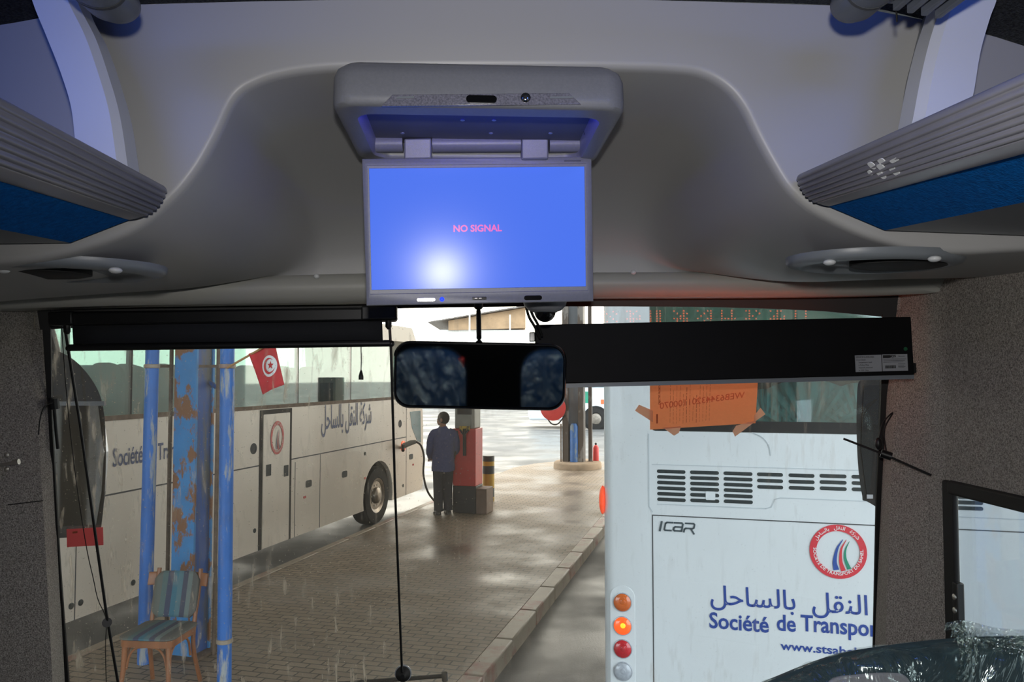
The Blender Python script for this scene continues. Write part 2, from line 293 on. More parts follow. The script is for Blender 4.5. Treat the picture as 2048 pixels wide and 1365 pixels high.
# ---------------------------------------------------------------- mesh building
XF = {}
class MB:
    def __init__(s): s.v = []; s.f = []
    def add(s, v, f):
        o = len(s.v); s.v += [np.array(q, float) for q in v]; s.f += [tuple(i + o for i in q) for q in f]; return s
    def hexa(s, p): return s.add(p, [(0, 3, 2, 1), (4, 5, 6, 7), (0, 1, 5, 4), (1, 2, 6, 5), (2, 3, 7, 6), (3, 0, 4, 7)])
    def box(s, a, b, fr=None):
        fr = fr or (lambda x, y, z: V3(x, y, z)); (x0, y0, z0), (x1, y1, z1) = a, b
        return s.hexa([fr(*q) for q in ((x0, y0, z0), (x1, y0, z0), (x1, y1, z0), (x0, y1, z0), (x0, y0, z1), (x1, y0, z1), (x1, y1, z1), (x0, y1, z1))])
    def prism(s, poly, vec, cap=True):
        n = len(poly); vec = np.array(vec, float)
        f = [(i, (i + 1) % n, n + (i + 1) % n, n + i) for i in range(n)]
        if cap: f += [tuple(range(n))[::-1], tuple(range(n, 2 * n))]
        return s.add(list(poly) + [np.array(q) + vec for q in poly], f)
    def grid(s, rows, closed=False):
        n = len(rows[0]); v = [q for r in rows for q in r]; f = []
        for i in range(len(rows) - 1):
            for j in range(n if closed else n - 1):
                k = (j + 1) % n; f.append((i * n + j, i * n + k, (i + 1) * n + k, (i + 1) * n + j))
        return s.add(v, f)
    def loft(s, rings, caps=True):
        n = len(rings[0]); o = len(s.v); s.grid(rings, True)
        if caps: s.f.append(tuple(o + i for i in range(n))[::-1]); s.f.append(tuple(o + (len(rings) - 1) * n + i for i in range(n)))
        return s
    def tube(s, path, r, n=8, caps=True):
        path = [np.array(q, float) for q in path]; rings = []; up = V3(.13, .21, .97)
        for i, p in enumerate(path):
            d = path[min(i + 1, len(path) - 1)] - path[max(i - 1, 0)]; d /= np.linalg.norm(d) + 1e-12
            a = np.cross(d, up); 
            if np.linalg.norm(a) < .1: a = np.cross(d, V3(1, 0, 0))
            a /= np.linalg.norm(a); b = np.cross(d, a); rr = r[i] if hasattr(r, '__len__') else r
            rings.append([p + rr * (math.cos(2 * math.pi * k / n) * a + math.sin(2 * math.pi * k / n) * b) for k in range(n)])
        return s.loft(rings, caps)
    def lathe(s, c, ax, prof, n=24, caps=True):
        ax = np.array(ax, float); ax /= np.linalg.norm(ax); a = np.cross(ax, V3(.31, .2, .93)); a /= np.linalg.norm(a); b = np.cross(ax, a)
        return s.loft([[np.array(c) + ax * h + r * (math.cos(2 * math.pi * k / n) * a + math.sin(2 * math.pi * k / n) * b) for k in range(n)] for r, h in prof], caps)
    def ball(s, c, r, n=16, m=10, fr=(X, Y, Z)):
        r = r if hasattr(r, '__len__') else (r, r, r)
        return s.loft([[np.array(c) + fr[0] * r[0] * math.sin(th) * math.cos(2 * math.pi * k / n) + fr[1] * r[1] * math.sin(th) * math.sin(2 * math.pi * k / n) + fr[2] * r[2] * math.cos(th) for k in range(n)]
                       for th in [math.pi * (.02 + .96 * i / m) for i in range(m + 1)]])
    def text(s, body, size, fr, bold=0.0, sxx=1.0, align='LEFT', ext=0.0, bend=None, shear=0.0):
        cu = bpy.data.curves.new('t', 'FONT'); cu.body = body; cu.size = size; cu.offset = bold * size; cu.align_x = align; cu.shear = shear; cu.resolution_u = 3
        o = bpy.data.objects.new('t', cu); COL.objects.link(o); bpy.context.view_layer.update()
        me = bpy.data.meshes.new_from_object(o.evaluated_get(bpy.context.evaluated_depsgraph_get()))
        vv = [(q.co.x * sxx, q.co.y) for q in me.vertices]; ff = [tuple(p.vertices) for p in me.polygons]
        bpy.data.objects.remove(o); bpy.data.curves.remove(cu); bpy.data.meshes.remove(me)
        if bend: vv = [bend(*q) for q in vv]
        return s.add([fr(q[0], q[1], ext) for q in vv], ff)
    def build(s, name, mat, parent=None, smooth=False, bevel=0, seg=2, sub=0, solid=0, angle=35):
        me = bpy.data.meshes.new(name); inv = XF.get(parent.name, Matrix()).inverted() if parent else Matrix()
        me.from_pydata([tuple(inv @ Vector(q)) for q in s.v], [], s.f)
        bm = bmesh.new(); bm.from_mesh(me)
        bmesh.ops.remove_doubles(bm, verts=bm.verts, dist=1e-6)
        bmesh.ops.recalc_face_normals(bm, faces=bm.faces); bm.to_mesh(me); bm.free()
        me.materials.append(mat); o = bpy.data.objects.new(name, me); COL.objects.link(o)
        if parent: o.parent = parent; XF[o.name] = XF.get(parent.name, Matrix())
        if solid:
            q = o.modifiers.new('solid', 'SOLIDIFY'); q.thickness = solid; q.offset = 0
        if bevel:
            q = o.modifiers.new('bevel', 'BEVEL'); q.width = bevel; q.segments = seg; q.limit_method = 'ANGLE'; q.angle_limit = math.radians(40)
        if sub:
            q = o.modifiers.new('sub', 'SUBSURF'); q.levels = sub; q.render_levels = sub
        if smooth or bevel or sub:
            for p in me.polygons: p.use_smooth = True
            if not sub: 
                try: me.set_sharp_from_angle(angle=math.radians(angle))
                except Exception: pass
        return o
def tag(o, label, cat, group=None, kind=None):
    o['label'] = label; o['category'] = cat
    if group: o['group'] = group
    if kind: o['kind'] = kind
    return o
def thing(name, label, cat, loc, rotz=0.0, group=None):
    o = bpy.data.objects.new(name, None); COL.objects.link(o); o.location = tuple(loc); o.rotation_euler = (0, 0, rotz); o.empty_display_size = .1
    XF[o.name] = Matrix.Translation(Vector(loc)) @ Matrix.Rotation(rotz, 4, 'Z')
    return tag(o, label, cat, group)
def struct(o, label, cat='room'):
    o['kind'] = 'structure'; o['label'] = label; o['category'] = cat; return o
def fr3(o, u, v):
    o, u, v = np.array(o, float), np.array(u, float), np.array(v, float); u = u / np.linalg.norm(u); v = v / np.linalg.norm(v); n = np.cross(u, v)
    return lambda a, b, c=0: o + u * a + v * b + n * c
def rr(w, h, r, n=6):                                               # rounded rectangle about the origin
    out = []
    for cx, cy, a0 in ((w / 2 - r, h / 2 - r, 0), (-w / 2 + r, h / 2 - r, 90), (-w / 2 + r, -h / 2 + r, 180), (w / 2 - r, -h / 2 + r, 270)):
        out += [(cx + r * math.cos(math.radians(a0 + 90 * i / n)), cy + r * math.sin(math.radians(a0 + 90 * i / n))) for i in range(n + 1)]
    return out
OR = -TH                                                           # rotation of things standing in the outdoor lanes

# ================================================================ OUR BUS: the shell
CURVE = [(-640, 585), (-300, 556), (0, 529), (91, 518), (182, 495), (272, 459), (345, 400), (395, 340), (436, 268), (472, 195), (515, 166), (568, 150), (630, 141), (700, 137),
         (830, 136), (960, 136), (1100, 136), (1230, 137), (1348, 141), (1407, 150), (1452, 175), (1484, 213), (1511, 268), (1543, 327), (1575, 377), (1620, 418), (1688, 454), (1757, 481), (1848, 502), (1938, 507), (2048, 502), (2200, 498), (2345, 496)]
YP = 1.2                                                            # the bulkhead stands 1.2 m ahead
cv = [PY(x, y, YP) for x, y in smooth_path(CURVE, 150)]
TOPL = [(-640, 170), (-100, 62), (0, 50), (80, 36), (160, 20), (250, 10), (500, 3), (1000, -6), (1300, 0), (1700, 12), (1850, 40), (1985, 72), (2048, 92), (2345, 190)]
tp = [PY(x, y, YP) for x, y in TOPL]
ztop = lambda x: float(np.interp(x, [p[0] for p in tp], [p[2] for p in tp]))
HT = [(0, 583), (150, 568), (300, 560), (500, 553), (725, 547), (955, 545), (1185, 545), (1400, 544), (1600, 543), (1885, 544)]
HB = [(0, 619), (150, 614), (300, 611), (500, 608), (725, 605), (955, 600), (1185, 595), (1400, 594), (1600, 593), (1850, 588), (1885, 574)]
hy = lambda px: 1.93 - .13 * ((px - 940) / 945) ** 2
ht = [PY(x, y, hy(x)) for x, y in smooth_path(HT, 60)]; hb = [PY(x, y, hy(x) + .012) for x, y in smooth_path(HB, 60)]
ht = [V3(-1.13, ht[0][1] - .02, ht[0][2] - .006)] + ht; hb = [V3(-1.13, hb[0][1] - .02, hb[0][2] - .006)] + hb
zh = lambda x: float(np.interp(x, [p[0] for p in ht], [p[2] for p in ht])); yh = lambda x: float(np.interp(x, [p[0] for p in ht], [p[1] for p in ht]))
rows = []
for i, p in enumerate(cv):
    d = cv[min(i + 1, len(cv) - 1)] - cv[max(i - 1, 0)]; n = V3(-d[2], 0, d[0]); n /= np.linalg.norm(n)
    x = min(max(p[0], -1.13), 1.12); y1, z1 = yh(x) + .004, zh(x)
    a = p + n * .013; b = p + n * .004 + Y * .003
    top = V3(a[0], YP, ztop(a[0]))
    col = [top, top * .5 + a * .5, a, a * .0 + (p + n * .0085 + Y * .0008), b, p + n * .001 + Y * .009, p + Y * .018]
    y0 = YP + .018
    for k in range(1, 15):
        t = math.pi / 2 * k / 14
        col.append(V3(p[0] * (1 - k / 14) + x * k / 14, y0 + (y1 - y0) * math.sin(t) ** .9, z1 + (p[2] - z1) * math.cos(t) ** .8 if k < 14 else z1))
    rows.append(col)
wf = MB().grid(rows).build('wall_front', M['panel'], smooth=True, angle=80)
struct(wf, 'pale grey moulded bulkhead panel with a bell-shaped recess above the windscreen')
m = MB(); r_ = []
for a, b in zip(ht, hb):
    mid = (a + b) / 2 - Y * .014
    r_.append([a + Y * .03, a + Y * .004, a * .75 + b * .25 - Y * .010, mid, a * .25 + b * .75 - Y * .010, b, b + Y * .03 + Z * .004, b + Y * .20 + Z * .012])
hd = m.grid(r_).build('trim_1', M['header'], smooth=True, angle=60); struct(hd, 'grey header trim running across above the windscreen')
for px, py in ((160, 563), (208, 562), (633, 555), (1267, 547)):
    c = PY(px, py - 2, hy(px) - .006); MB().ball(c, (.007, .006, .006)).build('screw_cap', M['capwhite'], hd, True)
m = MB(); m.grid([[p, V3(p[0], -4, p[2])] for p in [PY(x, y, YP) for x, y in smooth_path(TOPL, 40)]])
struct(m.build('ceiling', M['roofcarpet'], smooth=True), 'dark carpeted ceiling above the racks')
struct(MB().box((-1.3, -4.2, 3.32), (1.3, 2.1, 3.36)).build('roof', M['white']), 'outer roof skin of the bus')
# side walls, pillars and reveals
def side(edge, crease, xw, yc, yw):
    rows = []
    for y in (380, 500, 620, 760, 900, 1050, 1200, 1365, 1600, 2000):
        xe = np.interp(y, [q[1] for q in edge], [q[0] for q in edge]); xc = np.interp(y, [q[1] for q in crease], [q[0] for q in crease])
        e = PW(xe, y, -.01); c = PY(xc, y, yc); rows.append([e, c, V3(xw, yw, c[2] + 0)])
    return rows
REDGE = [(1781, 380), (1771, 750), (1752, 1150), (1745, 1365), (1720, 2000)]; RCR = [(1812, 380), (1800, 620), (1790, 770), (1780, 1000), (1772, 1280), (1745, 2000)]
LEDGE = [(80, 380), (98, 690), (114, 1000), (133, 1365), (160, 2000)]; LCR = [(40, 380), (57, 620), (84, 965), (105, 1365), (130, 2000)]
XR, XL = 1.12, -1.13
rr_ = side(REDGE, RCR, XR, 1.95, 1.81); rl_ = side(LEDGE, LCR, XL, 1.98, 1.90)
def corner_panel(rows, xw, yw):
    m = MB(); m.grid(rows)
    return m
m = corner_panel(rr_, XR, 1.81)
zt, zb_ = 2.348, 1.55
for y0, y1, z0, z1 in ((-4, 1.81, zt, 3.33), (-4, 1.81, .9, zb_), (-4, .75, zb_, zt)):
    m.add([V3(XR, y0, z0), V3(XR, y1, z0), V3(XR, y1, z1), V3(XR, y0, z1)], [(0, 1, 2, 3)])
struct(m.build('wall_right', M['carpet'], smooth=True, angle=20), 'grey carpeted right side wall and windscreen pillar')
m = corner_panel(rl_, XL, 1.90); m.add([V3(XL, -4, .9), V3(XL, 1.90, .9), V3(XL, 1.90, 3.33), V3(XL, -4, 3.33)], [(0, 1, 2, 3)])
wl = struct(m.build('wall_left', M['carpet'], smooth=True, angle=20), 'dark grey carpeted left side wall and windscreen pillar')
m = MB(); m.tube([PY(-40, 1014, 1.925), PY(20, 1010, 1.935), PY(86, 1002, 1.975)], .0012, 5); m.build('panel_joint', M['rubber'], wl)
struct(MB().box((-1.2, -4.05, .9), (1.2, -4, 3.36)).build('wall_back', M['roofcarpet']), 'dark rear end of the cabin')
struct(MB().box((-1.2, -4, 1.0), (1.2, 2.35, 1.05)).build('floor', M['floor']), 'dark floor of the bus')
struct(MB().box((-1.15, 2.0, 1.05), (1.15, 2.36, 1.52)).build('trim_2', M['black'], bevel=.03), 'black dashboard ledge below the windscreen')
struct(MB().box((-1.27, -4.2, .45), (-1.22, 1.80, 3.3)).build('trim_3', M['paint'], bevel=.02), 'white outer side skin of the bus')
# windscreen
g = []
for i in range(25):
    x = -1.12 + 2.27 * i / 24; g.append([V3(x, wsy(x, z), z) for z in np.linspace(1.45, 2.95, 17)])
w1 = struct(MB().grid(g).build('window_1', M['ws'], smooth=True), 'large dirty windscreen with dried drip marks')
def ws_strip(outer, inner, off=.012, n=30):
    a = [PW(x, y, off) for x, y in interp([V3(*q, 0) for q in outer], n) for _ in [0]] if False else [PW(q[0], q[1], off) for q in interp([(x, y) for x, y in outer], n)]
    b = [PW(q[0], q[1], off) for q in interp([(x, y) for x, y in inner], n)]
    return MB().grid([[p, q, q + Y * .006, p + Y * .006] for p, q in zip(a, b)], True)
ws_strip([(78, 560), (96, 830), (112, 1120), (136, 1500)], [(100, 560), (103, 830), (119, 1120), (147, 1500)]).build('window_frame', M['frit'], w1)
ws_strip([(1800, 560), (1774, 800), (1762, 1000), (1752, 1500)], [(1766, 630), (1762, 800), (1753, 1000), (1743, 1500)]).build('window_frame', M['frit'], w1)
ws_strip([(60, 520), (600, 520), (1240, 500), (1820, 520)], [(80, 660), (790, 617), (1050, 613), (1240, 613), (1400, 614), (1520, 617), (1640, 622), (1770, 634), (1800, 640)], .008, 60).build('window_frame', M['frit'], w1)
# side window in the right wall
w2 = struct(MB().box((XR + .015, .75, zb_), (XR + .019, 1.81, zt)).build('window_2', M['clear']), 'right side window of the bus with a black frame')
m = MB(); m.box((XR - .008, 1.768, zb_ - .1), (XR + .006, 1.815, zt + .004)); m.box((XR - .010, .74, zt - .027), (XR + .007, 1.79, zt + .006)); m.box((XR - .008, .74, zb_), (XR + .006, .79, zt))
m.build('window_frame', M['rubber'], w2, bevel=.006)
m = MB(); m.box((XR - .014, 1.752, 1.86), (XR + .004, 1.772, 2.125)); st = m.build('window_catch', M['black'], w2, bevel=.003)
for z in (2.092, 2.062): MB().lathe(V3(XR - .014, 1.762, z), -X, [(.007, 0), (.007, .002), (.004, .004)], 12).build('screw', M['steel'], st, True)

# ================================================================ luggage racks, brackets, ducts
def rack(pts, sgn, label, marks):
    L = []
    for (tx, ty), (ex, ey) in pts:
        t = PY(tx, ty, 1.186); e = PX(ex, ey, t[0]); d = (e - t) / (t[1] - e[1]); L.append((t, t + d * 2.7))
    r = thing('luggage_rack', label, 'luggage rack', (L[0][0][0], .2, L[0][0][2]), 0, None)
    (a0, a1), (b0, b1), (c0, c1) = L
    # fluted nose
    def prof(p, q, shrink):
        out = []; n = 90
        nrm = V3(-sgn * .78, 0, -.62)
        for k in range(n + 1):
            u = k / n; rib = .0034 * (abs(math.sin(math.pi * 9.5 * u)) if u < .74 else .35)
            out.append(p * (1 - u) + q * u + nrm * (shrink * (.017 * math.sin(math.pi * u) ** .7 + rib)))
        out.append(q + V3(sgn * .03, 0, .015)); out.append(p + V3(sgn * .045, 0, -.012)); out.append(p + V3(sgn * .02, 0, .004))
        return out
    ends = [(0, .45), (.004, .8), (.014, 1), (.5, 1), (1.0, 1), (2.7, 1)]
    m = MB(); rings = []
    for t, s in ends:
        f = t / 2.7; c = .006 * (1 - s)
        rings.append(prof(a0 * (1 - f) + a1 * f + V3(sgn, 0, -.5) * c, b0 * (1 - f) + b1 * f + V3(sgn, 0, .5) * c, s))
    m.loft(rings).build('fluted_edge', M['flute'], r, True, angle=50)
    m = MB(); m.hexa([b0, b1, c1, c0, b0 + V3(sgn * .01, 0, .02), b1 + V3(sgn * .01, 0, .02), c1 + V3(sgn * .005, 0, .02), c0 + V3(sgn * .005, 0, .02)]); m.build('felt_strip', M['felt'], r)
    xw = XL + .01 if sgn < 0 else XR - .01
    dc = V3(xw - c0[0], 0, -.012); m = MB(); m.hexa([c0, c1, c1 + dc, c0 + dc] + [q + Z * .014 for q in (c0, c1, c1 + dc, c0 + dc)]); m.build('underside', M['duct'], r)
    dd = V3(xw - a0[0], 0, -.03); s0, s1 = a0 + V3(sgn * .03, 0, -.012), a1 + V3(sgn * .03, 0, -.012); dd = V3(xw - s0[0], 0, -.02)
    m = MB(); m.hexa([s0, s1, s1 + dd, s0 + dd] + [q - Z * .012 for q in (s0, s1, s1 + dd, s0 + dd)]); m.build('shelf', M['roofcarpet'], r)
    return r, L
rk, LL = rack([((335, 376), (0, 195)), ((259, 440), (0, 362)), ((140, 486), (0, 459))], -1, 'left luggage rack with a fluted grey nose and blue felt strip', False)
rk2, LR = rack([((1592, 352), (2048, 146)), ((1657, 413), (2048, 307)), ((1770, 461), (2048, 405))], 1, 'right luggage rack with whitish scuffs on its fluted grey nose', True)
(a0, a1), (b0, b1), _ = LR
for k, (f, u, w, h) in enumerate(((.47, .36, .011, .012), (.50, .45, .012, .010), (.47, .60, .010, .014), (.53, .62, .012, .014), (.52, .35, .012, .008), (.57, .42, .016, .005), (.44, .48, .008, .008))):
    p = (a0 * (1 - u) + b0 * u) + (a1 - a0) / 2.7 * (f * .48) + V3(-.78, 0, -.62) * (.017 * math.sin(math.pi * u) ** .7 + .0046)
    fr = fr3(p, V3(0, -1, 0), (a0 - b0)); MB().prism([fr(x, y, -.001) for x, y in rr(w, h, min(w, h) * .4, 4)], V3(-.78, 0, -.62) * .0012).build('scuff', M['capwhite'], rk2)

def arch(name, label, inner, outer, rim, sgn):
    ext = lambda q: [(2 * q[0][0] - q[1][0], 2 * q[0][1] - q[1][1] - 30)] + q
    li, lo, lr = [[PY(x, y, k) for x, y in smooth_path(ext(q), 30)] for q, k in ((inner, 1.06), (outer, 1.06), (rim, 1.197))]
    r = thing(name, label, 'bracket', li[-1])
    m = MB(); m.grid([[a, a * .15 + b * .85, b + Y * .012, b + Y * .05, a + Y * .05] for a, b in zip(li, lo)], True); m.build('front_band', M['white'], r, True, angle=30)
    m = MB(); m.grid([[b + Y * .012, b * .9 + c * .1 + Y * .004, b * .2 + c * .8, c, c + V3(-.02 if sgn > 0 else -.02, 0, 0) * 0 + V3(sgn * .03, 0, 0), b + V3(sgn * .01, .05, 0)] for b, c in zip(lo, lr)], True); m.build('edge_trim', M['rim'], r, True, angle=30)
arch('rack_bracket', 'curved white bracket standing on the left luggage rack', [(64, 0), (91, 68), (118, 136), (141, 209), (150, 278)], [(148, 0), (182, 68), (209, 145), (232, 227), (248, 331)], [(158, 0), (190, 55), (216, 112), (243, 190), (268, 342)], -1)
arch('rack_bracket', 'curved white bracket standing on the right luggage rack', [(1993, 0), (1980, 36), (1961, 104), (1948, 182), (1943, 196)], [(1893, 0), (1871, 68), (1852, 145), (1836, 229), (1831, 246)], [(1859, 0), (1843, 45), (1825, 114), (1809, 182), (1801, 258)], 1)
def duct(label, px, py, sgn, half):
    c = PY(px, py, 1.0); half *= .89; r = thing('service_duct', label, 'duct', c)
    tilt = sgn * .32
    ring = lambda y, k, dz=0: [c + V3(math.cos(tilt), 0, math.sin(tilt)) * (half * k * math.cos(a)) + V3(-math.sin(tilt), 0, math.cos(tilt)) * (.028 * k * math.sin(a)) + V3(0, y, dz) for a in [2 * math.pi * i / 28 for i in range(28)]]
    MB().loft([ring(.035, .3, .006), ring(.03, .62, .004), ring(.018, .86, .002), ring(0, 1), ring(-.03, 1.02), ring(-1.6, 1.02)]).build('duct_body', M['duct'], r, True)
    MB().loft([ring(-.035, 1.05), ring(-.04, 1.05)]).build('duct_seam', M['seam'], r)
    return r, c
duct('rounded grey duct end under the ceiling beside the left bracket', 222, 0, -1, .040)
dr, c = duct('rounded grey duct end under the ceiling near the right bracket, beside a slatted rail', 1712, 2, 1, .036)
rl = thing('slatted_rail', 'grey slatted rail under the ceiling beside the right bracket', 'rail', PY(1812, 4, 1.0))
c = PY(1814, 4, 1.0)
m = MB(); m.box((c[0] - .030, -1.0, c[2] - .004), (c[0] + .042, 1.0, c[2] + .014)); m.build('rail_body', M['rim'], rl, bevel=.003)
for i in range(4):
    MB().box((c[0] - .026 + i * .019, -1.0, c[2] - .018 - .003 * i), (c[0] - .017 + i * .019, .99, c[2] - .004)).build('slat', M['duct'], rl, bevel=.002)
MB().tube([PY(1792, 10, 1.0), PY(1794, 44, 1.0)], .0012, 6).build('cord_end', M['rubber'], rl)

# ================================================================ flip-down monitor
cx = PY(960, 215, 1.17)[0]
mo = thing('flip_down_monitor', 'grey flip-down monitor with a blue NO SIGNAL screen hanging from the recess', 'monitor', (cx, 1.46, 3.02))
zb = PY(960, 215, 1.17)[2]; zt_ = PY(960, 141, 1.20)[2] + .004
hw = (PY(1256, 205, 1.17)[0] - PY(664, 205, 1.17)[0]) / 2
yb0, yb1 = 1.165, 1.475
def tray(w0, y0, y1, z, r=.03): return [V3(cx + a, (y0 + y1) / 2 + b, z) for a, b in rr(w0 * 2, y1 - y0, r, 6)]
rings = [tray(hw - .012, yb0 + .022, yb1, zt_), tray(hw - .004, yb0 + .010, yb1, zt_ - .010), tray(hw, yb0 + .004, yb1, zt_ - .024), tray(hw, yb0, yb1, zb + .016), tray(hw - .001, yb0 + .001, yb1, zb + .004), tray(hw - .005, yb0 + .006, yb1 - .005, zb),
         tray(hw - .012, yb0 + .012, yb1 - .01, zb), tray(hw - .030, yb0 + .05, yb1 - .012, zb + .002), tray(hw - .034, yb0 + .054, yb1 - .014, zb + .010), tray(hw - .036, yb0 + .056, yb1 - .014, zb + .030)]
m = MB(); o0 = len(m.v); m.loft(rings, False); m.f.append(tuple(range(len(rings[0])))[::-1]); m.build('housing', M['monitor'], mo, True, angle=50)
MB().add(tray(hw - .036, yb0 + .056, yb1 - .014, zb + .030), [tuple(range(28))]).build('tray_plate', M['tray'], mo)
for px, py in ((925, 240), (988, 240), (805, 266), (982, 266), (1101, 266)):
    MB().lathe(PZ(px, py, zb + .030), -Z, [(.004, 0), (.004, .001), (.002, .002)], 10).build('screw', M['steel'], mo, True)
for px, py in ((733, 267), (1173, 263)): MB().lathe(PZ(px, py, zb + .030), -Z, [(.005, 0), (.005, .006)], 10).build('rubber_stop', M['rubber'], mo, True)
MB().box((cx - hw + .036, yb0 + .0545, zb + .008), (cx + hw - .036, yb0 + .0575, zb + .013)).build('led_strip', M['led'], mo)
lamp('monitor_led', 'AREA', (cx, yb0 + .062, zb + .012), .22, (.05, .05, 1), (cx, yb0 + .2, zb + .03), shape='RECTANGLE', size=.36, size_y=.006)
# lens strip on the sloping lower front
fy = lambda py: None
ls0, ls1, ls2, ls3 = PY(762, 212, yb0 - .001), PY(785, 189, yb0 - .001), PY(1138, 186, yb0 - .001), PY(1163, 209, yb0 - .001)
MB().prism([ls0, ls1, ls2, ls3], Y * .006).build('lamp_lens', M['lens'], mo, bevel=.001)
fr = fr3(PY(963, 198, yb0 - .004), X, Z)
MB().prism([fr(a, b) for a, b in rr(.046, .0115, .0055)], Y * .008).build('sensor_window', M['gloss'], mo)
MB().lathe(PY(1051, 197, yb0 + .002), -Y, [(.0075, 0), (.0075, .004), (.005, .006), (.002, .0065)], 16).build('switch_knob', M['chrome'], mo, True)
for a, b in ((793, 828), (1100, 1147)): MB().hexa([PY(a, 197, yb0 - .0025), PY(b, 196, yb0 - .0025), PY(b, 192, yb0 - .0025), PY(a, 193, yb0 - .0025)] + [q + Y * .003 for q in (PY(a, 197, yb0 - .0025), PY(b, 196, yb0 - .0025), PY(b, 192, yb0 - .0025), PY(a, 193, yb0 - .0025))]).build('lens_catch', M['rim'], mo)
# hinge covers and arms
YH = 1.445
for x0, x1 in ((721, 806), (865, 1041), (1098, 1184)):
    p, q = PY(x0, 288, YH), PY(x1, 287, YH); r = .0165
    MB().tube([p, q], r, 24).build('hinge_cover', M['monitor'], mo, True)
for x0, x1 in ((808, 863), (1043, 1097)):
    a, b, c2, d = PY(x0, 277, YH - .02), PY(x1, 276, YH - .02), PY(x1, 318, YH - .012), PY(x0, 319, YH - .012)
    MB().hexa([a, b, c2, d] + [q + Y * .03 for q in (a, b, c2, d)]).build('hinge_arm', M['monitor'], mo, bevel=.003)
# the screen half
YT, YBt = 1.437, 1.462
c0 = [PY(724, 318, YT - .007), PY(1183, 313, YT + .007), PY(1187, 603, YBt + .007), PY(733, 612, YBt - .007)]
_n = np.cross(c0[1] - c0[0], c0[3] - c0[0]); sc = [P(x, y, _n, float(_n @ c0[0])) for x, y in ((738, 337), (1169, 333), (1172, 573), (743, 580))]
sub4 = lambda q, k: [q[0] * (1 - k) + sum(q) / 4 * k, q[1] * (1 - k) + sum(q) / 4 * k, q[2] * (1 - k) + sum(q) / 4 * k, q[3] * (1 - k) + sum(q) / 4 * k]
nrm = np.cross(c0[1] - c0[0], c0[3] - c0[0]); nrm /= np.linalg.norm(nrm); nrm = nrm if nrm[1] < 0 else -nrm
m = MB()
outer, inner = c0, sc
mid = [o * .28 + i * .72 for o, i in zip(outer, inner)]
rings = [[q - nrm * .030 for q in sub4(outer, .03)], [q - nrm * .024 for q in outer], [q - nrm * .001 for q in outer], [q + nrm * .0005 for q in sub4(outer, .012)], [q + nrm * .0005 for q in mid], [q - nrm * .0005 for q in mid], [q - nrm * .0008 for q in inner], [q - nrm * .004 for q in inner]]
m.loft(rings, False); m.f.append((0, 1, 2, 3)); sf = m.build('screen_frame', M['monitor'], mo, bevel=.0025)
dsp = MB().prism([q - nrm * .002 for q in sub4(sc, -.004)], -nrm * .004).build('display_panel', M['screen'], mo)
fr = fr3(PY(955, 463, (YT + YBt) / 2) + nrm * .001, sc[1] - sc[0], sc[0] - sc[3])
off = float(np.dot(sc[0] - fr(0, 0), nrm)); frs = lambda a, b, c=0: fr(a, b) + nrm * (off - .0012)
MB().text('NO SIGNAL', .0172, frs, .03, 1.0, 'CENTER').build('screen_text', M['pink'], dsp)
bz = lambda px, py, d=.001: (lambda p: p + nrm * d)(P(px, py, nrm, float(nrm @ c0[2])))
u_, v_ = c0[2] - c0[3], c0[0] - c0[3]
def bezel(px, py, w, h, r, d, name, mat, par=sf):
    f = fr3(bz(px, py, 0), u_, v_); return MB().prism([f(a, b, -.001) for a, b in rr(w, h, r)], nrm * (d + .001)).build(name, mat, par, bevel=.0006)
bezel(852, 600, .035, .0075, .0035, .002, 'eject_key', M['chrome']); MB().ball(bz(884, 599, .0), .0045).build('indicator_light', M['btn'], sf, True)
bezel(959, 597, .026, .0055, .001, .0015, 'name_plate', M['gloss']); bezel(1066, 596, .034, .009, .0045, .0015, 'sensor_window', M['gloss'])
for a, b in ((949, 955), (957, 964)): bezel((a + b) / 2, 597, .006, .0022, .0008, .0019, 'plate_mark', M['steel'])
bezel(1145, 322, .032, .002, .0008, .0012, 'maker_mark', M['tray'])

# ================================================================ oval vents either side of the header
def oval(label, px, py, z, rx, ry, sgn):
    c = PZ(px, py, z); r = thing('oval_speaker', label, 'speaker', c)
    el = lambda k, dz, kx=0: [c + V3(rx * k * math.cos(a) + kx, ry * k * math.sin(a), dz + .02 * math.sin(a) * ry / .12 * .0) for a in [2 * math.pi * i / 40 for i in range(40)]]
    MB().loft([el(1, .012), el(1, .003), el(.97, -.002), el(.86, -.006), el(.80, -.005), el(.72, .004)]).build('bezel', M['rim'], r, True, angle=60)
    g = c + V3(sgn * rx * .25, -.01, -.001)
    MB().loft([[g + V3(rx * .55 * k * math.cos(a), ry * .50 * k * math.sin(a), dz) for a in [2 * math.pi * i / 32 for i in range(32)]] for k, dz in ((1, .006), (1, -.004), (.9, -.006))]).build('grille', M['rubber'], r, True)
    return r, c
r, c = oval('oval grey speaker panel with dark grille at the left end of the header', 125, 545, 2.6 + .170, .165, .12, -1)
for px, py in ((231, 541), (6, 541)): MB().ball(PZ(px, py, c[2] - .007), (.010, .010, .005)).build('screw_cap', M['capwhite'], r, True)
r, c = oval('oval grey speaker panel with dark grille at the right end of the header', 1748, 528, 2.6 + .190, .148, .11, 1)
for px, py in ((1659, 525), (1869, 518)): MB().ball(PZ(px, py, c[2] - .007), (.010, .010, .005)).build('screw_cap', M['capwhite'], r, True)

